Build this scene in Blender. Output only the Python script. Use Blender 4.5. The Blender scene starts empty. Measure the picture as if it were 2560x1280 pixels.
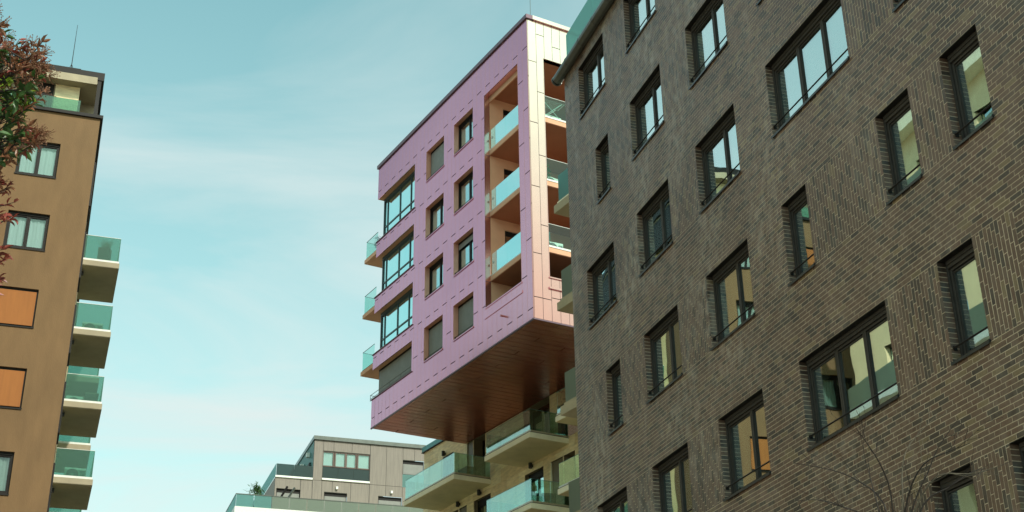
import bpy, math, random
from mathutils import Vector, Matrix
import numpy as np
rnd = random.Random(7)
scene = bpy.context.scene
COL = scene.collection
PI = math.pi

# ------------------------------------------------------------------ camera
F_PX = 3393.4
PITCH = 0.45031387
ROLL = -0.01691488
cp, sp, cr, sr = math.cos(PITCH), math.sin(PITCH), math.cos(ROLL), math.sin(ROLL)
FWD = Vector((0, cp, sp)); U0 = Vector((0, -sp, cp)); R0 = Vector((1, 0, 0))
RT = R0 * cr + U0 * sr
UP = -R0 * sr + U0 * cr
EYE = Vector((0, 0, 1.6))
cam_d = bpy.data.cameras.new('camera')
cam = bpy.data.objects.new('camera', cam_d)
COL.objects.link(cam)
cam_d.sensor_width = 36.0
cam_d.lens = F_PX * 36.0 / 2560.0
cam_d.clip_start = 0.1
cam_d.clip_end = 3000
M = Matrix((RT, UP, -FWD)).transposed().to_4x4()
M.translation = EYE
cam.matrix_world = M
scene.camera = cam


def ray_point(x, y, dist):
    """point seen at pixel (x, y) of the 2560 px photograph, dist metres away (used to set trees out)"""
    d = FWD * F_PX + RT * (x - 1280) - UP * (y - 640)
    return EYE + d.normalized() * dist


def to_px(p):
    v = Vector(p) - EYE
    w = v.dot(FWD)
    if w < .1:
        return (-9999, -9999)
    return (1280 + F_PX * v.dot(RT) / w, 640 - F_PX * v.dot(UP) / w)


# ------------------------------------------------------------------ world and sun
SUN_EL = math.radians(40)
SUN_AZ = math.radians(143)      # clockwise from +Y
world = bpy.data.worlds.new('World')
scene.world = world
world.use_nodes = True
wn, wl = world.node_tree.nodes, world.node_tree.links
wn.clear()
w_out = wn.new('ShaderNodeOutputWorld')
w_bg = wn.new('ShaderNodeBackground')
w_bg.inputs['Strength'].default_value = 0.15
sky = wn.new('ShaderNodeTexSky')
sky.sky_type = 'NISHITA'
sky.sun_disc = False
sky.sun_elevation = SUN_EL
sky.sun_rotation = SUN_AZ
sky.altitude = 100
sky.air_density = 1.0
sky.dust_density = 1.2
sky.ozone_density = 1.0
tint = wn.new('ShaderNodeMixRGB'); tint.blend_type = 'MULTIPLY'; tint.inputs['Fac'].default_value = 1
tint.inputs['Color2'].default_value = (0.68, 1.07, 0.69, 1)
wl.new(sky.outputs[0], tint.inputs['Color1'])
geo = wn.new('ShaderNodeTexCoord')
sep = wn.new('ShaderNodeSeparateXYZ')
wl.new(geo.outputs['Generated'], sep.inputs[0])


def wmath(op, a, b=None, c=None):
    n = wn.new('ShaderNodeMath'); n.operation = op
    for i, v in enumerate((a, b, c)):
        if v is None: continue
        if isinstance(v, (int, float)): n.inputs[i].default_value = v
        else: wl.new(v, n.inputs[i])
    return n.outputs[0]


zc = wmath('MAXIMUM', sep.outputs['Z'], 0.04)
px_ = wmath('DIVIDE', sep.outputs['X'], zc)
py_ = wmath('DIVIDE', sep.outputs['Y'], zc)
comb = wn.new('ShaderNodeCombineXYZ')
wl.new(px_, comb.inputs[0]); wl.new(py_, comb.inputs[1])
mp = wn.new('ShaderNodeMapping')
mp.inputs['Rotation'].default_value = (0, 0, math.radians(28))
mp.inputs['Scale'].default_value = (0.8, 1.5, 1)
mp.inputs['Location'].default_value = (3.1, 1.7, 0)
wl.new(comb.outputs[0], mp.inputs[0])
n1 = wn.new('ShaderNodeTexNoise'); n1.inputs['Scale'].default_value = 1.1; n1.inputs['Detail'].default_value = 7
n1.inputs['Roughness'].default_value = 0.55; n1.inputs['Distortion'].default_value = 0.9
wl.new(mp.outputs[0], n1.inputs['Vector'])
cr1 = wn.new('ShaderNodeValToRGB')
cr1.color_ramp.elements[0].position = 0.36; cr1.color_ramp.elements[0].color = (0, 0, 0, 1)
cr1.color_ramp.elements[1].position = 0.70; cr1.color_ramp.elements[1].color = (1, 1, 1, 1)
wl.new(n1.outputs['Fac'], cr1.inputs[0])
# thin high cloud everywhere, denser lower in the sky
hz = wmath('SUBTRACT', 1.0, wmath('MULTIPLY', sep.outputs['Z'], 1.45))
hz = wmath('MAXIMUM', hz, 0.0)
cl = wmath('ADD', wmath('MULTIPLY', cr1.outputs[0], 0.58), 0.06)
cl = wmath('ADD', cl, wmath('MULTIPLY', wmath('POWER', hz, 1.3), 0.72))
cl = wmath('MINIMUM', cl, 0.92)
mixc = wn.new('ShaderNodeMixRGB')
mixc.inputs['Color2'].default_value = (2.62, 2.90, 2.84, 1)
wl.new(cl, mixc.inputs['Fac'])
wl.new(tint.outputs[0], mixc.inputs['Color1'])
wl.new(mixc.outputs[0], w_bg.inputs['Color'])
wl.new(w_bg.outputs[0], w_out.inputs['Surface'])

sun_d = bpy.data.lights.new('sun', 'SUN')
sun_d.energy = 2.0
sun_d.angle = math.radians(1.2)
sun_d.color = (1.0, 0.93, 0.82)
sun = bpy.data.objects.new('sun', sun_d)
COL.objects.link(sun)
to_sun = Vector((math.sin(SUN_AZ) * math.cos(SUN_EL), math.cos(SUN_AZ) * math.cos(SUN_EL), math.sin(SUN_EL)))
sun.rotation_euler = to_sun.to_track_quat('Z', 'Y').to_euler()
sun.location = (20, -30, 60)

vs = scene.view_settings
scene.display_settings.display_device = 'sRGB'
vs.view_transform = 'Standard'
vs.look = 'None'
vs.exposure = 1.0
vs.gamma = 1.0
vs.use_curve_mapping = False
scene.cycles.max_bounces = 8
scene.cycles.glossy_bounces = 4
scene.cycles.transparent_max_bounces = 14
scene.cycles.caustics_reflective = False
scene.cycles.caustics_refractive = False
scene.cycles.sample_clamp_indirect = 6.0

# ------------------------------------------------------------------ materials
MATS = {}


def new_mat(name):
    m = bpy.data.materials.new(name)
    m.use_nodes = True
    MATS[name] = m
    return m, m.node_tree.nodes, m.node_tree.links, m.node_tree.nodes['Principled BSDF']


def plain(name, col, rough=.6, metal=0., var=.12, scale=6., bump=0., bscale=60., spec=.5, world_co=True, stretch=None):
    m, N, L, B = new_mat(name)
    B.inputs['Roughness'].default_value = rough
    B.inputs['Metallic'].default_value = metal
    B.inputs['Specular IOR Level'].default_value = spec
    g = N.new('ShaderNodeNewGeometry') if world_co else N.new('ShaderNodeTexCoord')
    src = g.outputs['Position'] if world_co else g.outputs['Object']
    if stretch:
        mpn = N.new('ShaderNodeMapping'); mpn.inputs['Scale'].default_value = stretch
        L.new(src, mpn.inputs[0]); src = mpn.outputs[0]
    n = N.new('ShaderNodeTexNoise'); n.inputs['Scale'].default_value = scale; n.inputs['Detail'].default_value = 5
    n.inputs['Roughness'].default_value = .6
    L.new(src, n.inputs['Vector'])
    r = N.new('ShaderNodeValToRGB')
    r.color_ramp.elements[0].position = .3; r.color_ramp.elements[1].position = .7
    r.color_ramp.elements[0].color = tuple(c * (1 - var) for c in col) + (1,)
    r.color_ramp.elements[1].color = tuple(min(1, c * (1 + var)) for c in col) + (1,)
    L.new(n.outputs['Fac'], r.inputs[0])
    L.new(r.outputs[0], B.inputs['Base Color'])
    if bump:
        n2 = N.new('ShaderNodeTexNoise'); n2.inputs['Scale'].default_value = bscale; n2.inputs['Detail'].default_value = 4
        L.new(src, n2.inputs['Vector'])
        b = N.new('ShaderNodeBump'); b.inputs['Strength'].default_value = bump; b.inputs['Distance'].default_value = .01
        L.new(n2.outputs['Fac'], b.inputs['Height'])
        L.new(b.outputs[0], B.inputs['Normal'])
    return m


dark_metal = plain('dark_metal', (.013, .011, .010), .5, .0, .15, spec=.2)
anthracite = plain('anthracite_frame', (.048, .044, .039), .5, .0, .12, spec=.25)
bay_frame = plain('bay_window_frame', (.055, .085, .09), .4, .2, .1)
sill_metal = plain('sill_metal', (.06, .066, .068), .3, .6, .12)
grey_metal = plain('grey_metal', (.11, .12, .11), .32, .6, .15, 3)
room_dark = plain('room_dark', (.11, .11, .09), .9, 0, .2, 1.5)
white_paint = plain('white_paint', (.72, .74, .70), .5, 0, .06)
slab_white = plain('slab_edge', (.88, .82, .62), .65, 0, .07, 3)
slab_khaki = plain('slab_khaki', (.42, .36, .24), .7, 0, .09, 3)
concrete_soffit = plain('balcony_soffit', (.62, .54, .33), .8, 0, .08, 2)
brown_render = plain('brown_render', (.178, .106, .050), .9, 0, .12, 2.0, bump=.5, bscale=40, stretch=(1, 1, .3))
brown_slab = plain('brown_tower_slab', (.34, .29, .20), .75, 0, .1, 2)
brown_soffit = plain('brown_tower_soffit', (.34, .30, .21), .85, 0, .1, 2)
cream = plain('cream_render', (.90, .72, .44), .85, 0, .06, 2)
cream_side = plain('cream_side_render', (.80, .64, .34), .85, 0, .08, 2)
orange_blind = plain('orange_blind', (.31, .112, .024), .8, 0, .09, 9, stretch=(1, 1, .1))
grey_blind = plain('grey_roller_blind', (.20, .205, .19), .6, 0, .1, 3)
olive_shutter = plain('olive_shutter', (.13, .105, .06), .5, 0, .12, 3)
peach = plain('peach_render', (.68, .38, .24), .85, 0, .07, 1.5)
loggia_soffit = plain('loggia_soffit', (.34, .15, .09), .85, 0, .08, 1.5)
far_clad = plain('grey_brown_cladding', (.20, .172, .145), .6, 0, .16, 2.5, stretch=(6, 6, .35))
asphalt = plain('asphalt', (.09, .085, .08), .9, 0, .2, 3)
paving = plain('paving', (.36, .32, .26), .85, 0, .15, 2)
pot_clay = plain('pot_clay', (.10, .10, .10), .7, 0, .1)
bark = plain('bark', (.055, .04, .03), .85, 0, .25, 25)
twig_dark = plain('twig_dark', (.018, .012, .009), .7, 0, .35, 9)
twig_light = plain('twig_light', (.10, .085, .06), .7, 0, .25, 12)
ac_white = plain('ac_white', (.68, .70, .64), .45, 0, .04)
black_plastic = plain('black_plastic', (.02, .02, .02), .5, 0, .1)
stone_mats = []
for i, c in enumerate([(.82, .68, .43), (.77, .62, .38), (.86, .73, .48), (.73, .58, .35)]):
    m_ = plain('travertine_%s' % 'abcd'[i], c, .7, 0, .20, 2.2, bump=.25, bscale=22, stretch=(1, 1, 4.5))
    stone_mats.append(m_)
stone_gap = plain('stone_gap', (.20, .15, .09), .9, 0, .1)


def leaf_mat(name, col, sss=.0, rough=.42):
    m, N, L, B = new_mat(name)
    B.inputs['Roughness'].default_value = rough
    oi = N.new('ShaderNodeNewGeometry')
    n = N.new('ShaderNodeTexNoise'); n.inputs['Scale'].default_value = 11.0; n.inputs['Detail'].default_value = 2
    L.new(oi.outputs['Position'], n.inputs['Vector'])
    r = N.new('ShaderNodeValToRGB')
    r.color_ramp.elements[0].position = .3; r.color_ramp.elements[1].position = .7
    r.color_ramp.elements[0].color = tuple(c * .55 for c in col) + (1,)
    r.color_ramp.elements[1].color = tuple(min(1, c * 1.5) for c in col) + (1,)
    L.new(n.outputs['Fac'], r.inputs[0])
    L.new(r.outputs[0], B.inputs['Base Color'])
    tr = N.new('ShaderNodeBsdfTranslucent')
    L.new(r.outputs[0], tr.inputs['Color'])
    mx = N.new('ShaderNodeMixShader'); mx.inputs[0].default_value = .25
    L.new(B.outputs[0], mx.inputs[1]); L.new(tr.outputs[0], mx.inputs[2])
    L.new(mx.outputs[0], N['Material Output'].inputs['Surface'])
    return m


leaf_red = leaf_mat('leaf_red', (.26, .055, .040))
leaf_bronze = leaf_mat('leaf_bronze', (.24, .105, .055))
leaf_green = leaf_mat('leaf_green', (.055, .12, .032))
leaf_lime = leaf_mat('leaf_lime', (.20, .30, .03))
leaf_pot = leaf_mat('leaf_potted', (.06, .16, .02))
leaf_teal = leaf_mat('leaf_blue_green', (.02, .10, .09))
berry = plain('dry_flower_head', (.24, .12, .07), .8, 0, .3, 30)


def brick_material():
    m, N, L, B = new_mat('glazed_brick')
    at = N.new('ShaderNodeAttribute'); at.attribute_name = 'tint'; at.attribute_type = 'GEOMETRY'
    g = N.new('ShaderNodeNewGeometry')
    n = N.new('ShaderNodeTexNoise'); n.inputs['Scale'].default_value = 30; n.inputs['Detail'].default_value = 5
    L.new(g.outputs['Position'], n.inputs['Vector'])
    nb = N.new('ShaderNodeTexNoise'); nb.inputs['Scale'].default_value = .55; nb.inputs['Detail'].default_value = 3
    L.new(g.outputs['Position'], nb.inputs['Vector'])
    ad = N.new('ShaderNodeMath'); ad.operation = 'MULTIPLY_ADD'; ad.inputs[1].default_value = .9; L.new(nb.outputs['Fac'], ad.inputs[0]); L.new(n.outputs['Fac'], ad.inputs[2])
    mr = N.new('ShaderNodeMapRange'); mr.inputs[1].default_value = .45; mr.inputs[2].default_value = 1.45; mr.inputs[3].default_value = .55; mr.inputs[4].default_value = 1.45
    L.new(ad.outputs[0], mr.inputs[0])
    mul = N.new('ShaderNodeVectorMath'); mul.operation = 'SCALE'
    L.new(at.outputs['Color'], mul.inputs[0]); L.new(mr.outputs[0], mul.inputs['Scale'])
    # lime bloom: whitish streaks down the wall, strengthened to paint in far-end sheen
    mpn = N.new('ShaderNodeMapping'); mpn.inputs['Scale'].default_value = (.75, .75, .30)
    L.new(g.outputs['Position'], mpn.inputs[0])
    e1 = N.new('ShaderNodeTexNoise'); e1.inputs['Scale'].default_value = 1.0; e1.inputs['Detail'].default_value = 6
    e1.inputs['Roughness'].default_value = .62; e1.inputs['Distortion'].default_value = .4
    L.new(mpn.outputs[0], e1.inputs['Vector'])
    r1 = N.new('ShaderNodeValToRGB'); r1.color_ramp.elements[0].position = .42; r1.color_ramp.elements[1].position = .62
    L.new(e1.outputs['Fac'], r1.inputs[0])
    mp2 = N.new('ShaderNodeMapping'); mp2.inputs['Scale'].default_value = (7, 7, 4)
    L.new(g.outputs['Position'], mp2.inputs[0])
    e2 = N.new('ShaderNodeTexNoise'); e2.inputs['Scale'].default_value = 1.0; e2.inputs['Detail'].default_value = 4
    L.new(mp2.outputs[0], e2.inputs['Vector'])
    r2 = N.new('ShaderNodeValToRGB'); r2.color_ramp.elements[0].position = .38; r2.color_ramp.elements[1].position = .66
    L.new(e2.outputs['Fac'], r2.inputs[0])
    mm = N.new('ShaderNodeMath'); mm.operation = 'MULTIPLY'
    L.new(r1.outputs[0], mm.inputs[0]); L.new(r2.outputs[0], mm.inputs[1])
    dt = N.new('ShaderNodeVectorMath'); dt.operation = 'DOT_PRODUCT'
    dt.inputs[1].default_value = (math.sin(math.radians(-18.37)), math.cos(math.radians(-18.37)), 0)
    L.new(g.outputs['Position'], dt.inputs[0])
    mr2 = N.new('ShaderNodeMapRange'); mr2.inputs[1].default_value = 15; mr2.inputs[2].default_value = 27  # bloom grows towards the far end, painting in the grazing sheen there
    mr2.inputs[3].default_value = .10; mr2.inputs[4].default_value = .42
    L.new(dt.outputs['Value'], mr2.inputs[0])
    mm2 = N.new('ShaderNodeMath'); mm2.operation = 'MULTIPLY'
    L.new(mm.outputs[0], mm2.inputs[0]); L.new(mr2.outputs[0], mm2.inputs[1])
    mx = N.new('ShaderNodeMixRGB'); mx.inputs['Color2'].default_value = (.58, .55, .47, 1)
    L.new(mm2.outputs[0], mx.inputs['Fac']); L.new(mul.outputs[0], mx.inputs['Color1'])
    L.new(mx.outputs[0], B.inputs['Base Color'])
    B.inputs['Roughness'].default_value = .40
    B.inputs['Specular IOR Level'].default_value = .6
    b = N.new('ShaderNodeBump'); b.inputs['Strength'].default_value = .35; b.inputs['Distance'].default_value = .004
    n3 = N.new('ShaderNodeTexNoise'); n3.inputs['Scale'].default_value = 45; n3.inputs['Detail'].default_value = 3
    L.new(g.outputs['Position'], n3.inputs['Vector'])
    L.new(n3.outputs['Fac'], b.inputs['Height']); L.new(b.outputs[0], B.inputs['Normal'])
    return m


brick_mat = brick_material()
mortar = plain('mortar', (.56, .47, .35), .95, 0, .22, 4)


def glass_material(name, tintc, ior=1.9, gain=1.5, base=.06, rough=0.0, gloss=(.9, .98, .97), wave=.0):
    m, N, L, B = new_mat(name)
    N.remove(B)
    t = N.new('ShaderNodeBsdfTransparent'); t.inputs['Color'].default_value = tintc + (1,)
    g = N.new('ShaderNodeBsdfGlossy'); g.inputs['Roughness'].default_value = rough; g.inputs['Color'].default_value = gloss + (1,)
    f = N.new('ShaderNodeFresnel')
    gb = N.new('ShaderNodeNewGeometry')      # the same reflectance from either side of the pane
    im = N.new('ShaderNodeMapRange'); im.inputs[3].default_value = ior; im.inputs[4].default_value = 1 / ior
    L.new(gb.outputs['Backfacing'], im.inputs[0]); L.new(im.outputs[0], f.inputs['IOR'])
    a = N.new('ShaderNodeMath'); a.operation = 'MULTIPLY_ADD'; a.inputs[1].default_value = gain; a.inputs[2].default_value = base
    a.use_clamp = True
    L.new(f.outputs[0], a.inputs[0])
    mx = N.new('ShaderNodeMixShader')
    L.new(a.outputs[0], mx.inputs[0]); L.new(t.outputs[0], mx.inputs[1]); L.new(g.outputs[0], mx.inputs[2])
    if wave:
        ge = N.new('ShaderNodeNewGeometry')
        n = N.new('ShaderNodeTexNoise'); n.inputs['Scale'].default_value = 1.3; n.inputs['Detail'].default_value = 1
        L.new(ge.outputs['Position'], n.inputs['Vector'])
        b = N.new('ShaderNodeBump'); b.inputs['Strength'].default_value = wave; b.inputs['Distance'].default_value = .02
        L.new(n.outputs['Fac'], b.inputs['Height']); L.new(b.outputs[0], g.inputs['Normal'])
    L.new(mx.outputs[0], N['Material Output'].inputs['Surface'])
    return m


win_glass = glass_material('window_glass', (.80, .88, .80), 1.8, 2.1, .38, 0, (.80, .98, .98), .08)
teal_glass = glass_material('teal_window_glass', (.55, .78, .78), 1.9, 2.0, .50, 0, (.62, 1.0, 1.0), .12)
rail_glass = glass_material('railing_glass', (.70, .88, .80), 1.7, 1.6, .10, .02, (.80, .99, .97))
pink_glass = glass_material('tower_window_glass', (.84, .92, .88), 1.8, 1.6, .34, 0, (.70, .97, 1.0), .10)
clear_glass = glass_material('clear_window_glass', (.86, .94, .93), 1.5, 1.1, .03)
side_glass = glass_material('side_railing_glass', (.75, .92, .88), 1.45, 1.0, .0, .0)


def frosted(name, col, trans, f_tr=.35, rough=.3):
    m, N, L, B = new_mat(name)
    B.inputs['Base Color'].default_value = col + (1,)
    B.inputs['Roughness'].default_value = rough
    B.inputs['Specular IOR Level'].default_value = .9
    t = N.new('ShaderNodeBsdfTransparent'); t.inputs['Color'].default_value = trans + (1,)
    tl = N.new('ShaderNodeBsdfTranslucent'); tl.inputs['Color'].default_value = col + (1,)
    m1 = N.new('ShaderNodeMixShader'); m1.inputs[0].default_value = .5
    L.new(B.outputs[0], m1.inputs[1]); L.new(tl.outputs[0], m1.inputs[2])
    m2 = N.new('ShaderNodeMixShader'); m2.inputs[0].default_value = f_tr
    L.new(m1.outputs[0], m2.inputs[1]); L.new(t.outputs[0], m2.inputs[2])
    L.new(m2.outputs[0], N['Material Output'].inputs['Surface'])
    return m


frost_green = frosted('frosted_green_glass', (.15, .29, .24), (.55, .90, .80), .54)
frost_grey = frosted('frosted_grey_glass', (.30, .36, .30), (.6, .7, .6), .15)
frost_teal = frosted('frosted_teal_glass', (.22, .44, .42), (.4, .75, .75), .3)
smoked = frosted('smoked_teal_glass', (.05, .10, .10), (.3, .5, .5), .35)
sheer = frosted('sheer_curtain', (.70, .78, .70), (1, 1, 1), .25, .9)
white_curtain = frosted('white_curtain', (.80, .84, .84), (1, 1, 1), .05, .9)


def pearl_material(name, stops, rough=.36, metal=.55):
    """iridescent coated aluminium: its colour runs from copper (seen square on) to violet (seen at a slant), with glare painted into the pale middle stops"""
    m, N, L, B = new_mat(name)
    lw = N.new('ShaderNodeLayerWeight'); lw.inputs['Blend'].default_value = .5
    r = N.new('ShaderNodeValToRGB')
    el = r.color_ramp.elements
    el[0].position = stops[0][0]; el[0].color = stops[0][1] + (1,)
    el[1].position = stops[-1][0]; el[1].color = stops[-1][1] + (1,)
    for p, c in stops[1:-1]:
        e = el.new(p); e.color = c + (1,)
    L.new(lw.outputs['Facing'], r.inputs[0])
    g = N.new('ShaderNodeNewGeometry')
    n = N.new('ShaderNodeTexNoise'); n.inputs['Scale'].default_value = .7; n.inputs['Detail'].default_value = 4
    L.new(g.outputs['Position'], n.inputs['Vector'])
    mr = N.new('ShaderNodeMapRange'); mr.inputs[3].default_value = .93; mr.inputs[4].default_value = 1.06
    L.new(n.outputs['Fac'], mr.inputs[0])
    mul = N.new('ShaderNodeVectorMath'); mul.operation = 'SCALE'
    L.new(r.outputs[0], mul.inputs[0]); L.new(mr.outputs[0], mul.inputs['Scale'])
    L.new(mul.outputs[0], B.inputs['Base Color'])
    B.inputs['Metallic'].default_value = metal
    B.inputs['Roughness'].default_value = rough
    n3 = N.new('ShaderNodeTexNoise'); n3.inputs['Scale'].default_value = 1.6; n3.inputs['Detail'].default_value = 2
    L.new(g.outputs['Position'], n3.inputs['Vector'])
    b = N.new('ShaderNodeBump'); b.inputs['Strength'].default_value = .12; b.inputs['Distance'].default_value = .03
    L.new(n3.outputs['Fac'], b.inputs['Height']); L.new(b.outputs[0], B.inputs['Normal'])
    return m


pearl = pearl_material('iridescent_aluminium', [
    (0.0, (.62, .22, .18)), (.19, (.70, .28, .23)), (.225, (.76, .38, .33)), (.265, (.80, .55, .48)), (.31, (.85, .71, .62)), (.37, (.84, .62, .54)),  # champagne to salmon stops paint in the right facet's sky and sun glare
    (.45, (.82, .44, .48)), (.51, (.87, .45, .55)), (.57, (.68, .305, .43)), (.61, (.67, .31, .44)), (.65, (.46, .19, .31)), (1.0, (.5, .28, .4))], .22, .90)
copper_reveal = plain('copper_reveal', (.74, .37, .27), .35, .25, .05)
pearl_edge = plain('coping_violet', (.16, .10, .13), .4, .5, .1)
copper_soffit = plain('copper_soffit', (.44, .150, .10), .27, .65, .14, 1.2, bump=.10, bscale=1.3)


# ------------------------------------------------------------------ mesh helpers
class Frame:
    """a building's own axes: s along yaw a, n to the right of it, z up"""

    def __init__(self, deg, s0, n0):
        a = math.radians(deg)
        self.d = Vector((math.sin(a), math.cos(a), 0)); self.n = Vector((math.cos(a), -math.sin(a), 0))
        self.s0, self.n0 = s0, n0
        self.origin = self.d * s0 + self.n * n0
        self.rot = math.atan2(self.d.y, self.d.x)

    def p(self, s, n, z):
        return (s - self.s0, self.n0 - n, z)

    def world(self, s, n, z):
        v = self.d * s + self.n * n
        return Vector((v.x, v.y, z))


class MB:
    def __init__(self, fr=None):
        self.v, self.f, self.fr = [], [], fr

    def P(self, s, n, z):
        return self.fr.p(s, n, z) if self.fr else (s, -n, z)

    def box(self, s0, s1, n0, n1, z0, z1):
        b = len(self.v)
        if s0 > s1: s0, s1 = s1, s0
        if n0 > n1: n0, n1 = n1, n0
        for z in (z0, z1):
            for (s, n) in ((s0, n0), (s1, n0), (s1, n1), (s0, n1)):
                self.v.append(self.P(s, n, z))
        for q in ((0, 1, 2, 3), (4, 7, 6, 5), (0, 4, 5, 1), (1, 5, 6, 2), (2, 6, 7, 3), (3, 7, 4, 0)):
            self.f.append(tuple(b + i for i in q))
        return self

    def quad(self, *pts):
        b = len(self.v)
        self.v += [self.P(*p) for p in pts]
        self.f.append(tuple(range(b, b + len(pts))))
        return self

    def tube(self, p, q, r, seg=6, r2=None, raw=False):
        """cylinder between two (s, n, z) points"""
        A = Vector(p if raw else self.P(*p)); Bv = Vector(q if raw else self.P(*q))
        ax = (Bv - A)
        if ax.length < 1e-6: return self
        ax.normalize()
        t = Vector((0, 0, 1)) if abs(ax.z) < .9 else Vector((1, 0, 0))
        u = ax.cross(t).normalized(); w = ax.cross(u)
        b = len(self.v)
        r2 = r if r2 is None else r2
        for c, rr in ((A, r), (Bv, r2)):
            for i in range(seg):
                an = 2 * PI * i / seg
                self.v.append(tuple(c + (u * math.cos(an) + w * math.sin(an)) * rr))
        for i in range(seg):
            j = (i + 1) % seg
            self.f.append((b + i, b + j, b + seg + j, b + seg + i))
        self.f.append(tuple(b + i for i in range(seg))[::-1])
        self.f.append(tuple(b + seg + i for i in range(seg)))
        return self

    def mesh(self, name, mat=None, smooth=False):
        me = bpy.data.meshes.new(name)
        me.from_pydata(self.v, [], self.f)
        if mat: me.materials.append(mat)
        me.validate(); me.update()
        import bmesh
        bm = bmesh.new(); bm.from_mesh(me)
        bmesh.ops.recalc_face_normals(bm, faces=bm.faces)
        bm.to_mesh(me); bm.free()
        if smooth:
            for p in me.polygons: p.use_smooth = True
        return me

    def build(self, name, mat, parent=None, loc=None, smooth=False, bevel=0):
        o = bpy.data.objects.new(name, self.mesh(name, mat, smooth))
        COL.objects.link(o)
        if parent is not None: o.parent = parent
        if loc is not None: o.location = loc
        if bevel:
            md = o.modifiers.new('bevel', 'BEVEL'); md.width = bevel; md.segments = 2
        return o


def inst(me, name, parent, loc=(0, 0, 0), rot=(0, 0, 0)):
    o = bpy.data.objects.new(name, me)
    COL.objects.link(o)
    if parent is not None: o.parent = parent
    o.location = loc; o.rotation_euler = rot
    return o


def tag(o, label, cat, group=None, kind=None):
    if label: o['label'] = label
    if cat: o['category'] = cat
    if group: o['group'] = group
    if kind: o['kind'] = kind
    return o


def empty(name, loc, rz, label, cat, group=None):
    o = bpy.data.objects.new(name, None)
    COL.objects.link(o)
    o.empty_display_size = .3
    o.location = loc; o.rotation_euler = (0, 0, rz)
    return tag(o, label, cat, group)


def root(name, fr, label, cat):
    return empty(name, tuple(fr.origin), fr.rot, label, cat)


def copy_tree(o, parent=None):
    c = o.copy(); COL.objects.link(c)
    if parent is not None: c.parent = parent
    for ch in list(o.children):
        copy_tree(ch, c)
    return c


def grid_cells(a0, a1, b0, b1, holes):
    """rectangles covering [a0,a1]x[b0,b1] minus holes (a0,a1,b0,b1)"""
    A = sorted({a0, a1} | {min(max(v, a0), a1) for h in holes for v in h[:2]})
    Bv = sorted({b0, b1} | {min(max(v, b0), b1) for h in holes for v in h[2:]})
    out = []
    for i in range(len(A) - 1):
        run = None
        for j in range(len(Bv) - 1):
            ca, cb = (A[i] + A[i + 1]) / 2, (Bv[j] + Bv[j + 1]) / 2
            solid = not any(h[0] < ca < h[1] and h[2] < cb < h[3] for h in holes)
            if solid:
                if run is None: run = [A[i], A[i + 1], Bv[j], Bv[j + 1]]
                else: run[3] = Bv[j + 1]
            elif run: out.append(run); run = None
        if run: out.append(run)
    return out


def connected(cells):
    groups = []
    for c in cells:
        hit = [gq for gq in groups if any((abs(c[0] - o[1]) < 1e-6 or abs(c[1] - o[0]) < 1e-6) and min(c[3], o[3]) - max(c[2], o[2]) > .01 for o in gq)]
        groups = [gq for gq in groups if gq not in hit] + [sum(hit, []) + [c]]
    return groups


def curtain_mesh(w, h, wave=.035, n=36, seedv=0):
    """hanging sheet, x 0..w, z 0..h, folds along y"""
    rr = random.Random(seedv)
    mb = MB()
    ph = rr.random() * 6
    k = 2 * PI / .13
    for j in range(2):
        for i in range(n + 1):
            x = w * i / n
            y = wave * (math.sin(k * x + ph) * .6 + .5 * math.sin(k * .43 * x + 2 * ph)) * (1 if j == 0 else .7)
            mb.v.append((x, y, h * j))
    for i in range(n):
        mb.f.append((i, i + 1, n + 1 + i + 1, n + 1 + i))
    return mb


# ------------------------------------------------------------------ generic window (origin: lower near corner of the opening)
def sash(mb, x0, x1, z0, z1, y0, y1, t=.07):
    mb.box(x0, x0 + t, y0, y1, z0, z1); mb.box(x1 - t, x1, y0, y1, z0, z1)
    mb.box(x0 + t, x1 - t, y0, y1, z0, z0 + t); mb.box(x0 + t, x1 - t, y0, y1, z1 - t, z1)


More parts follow.
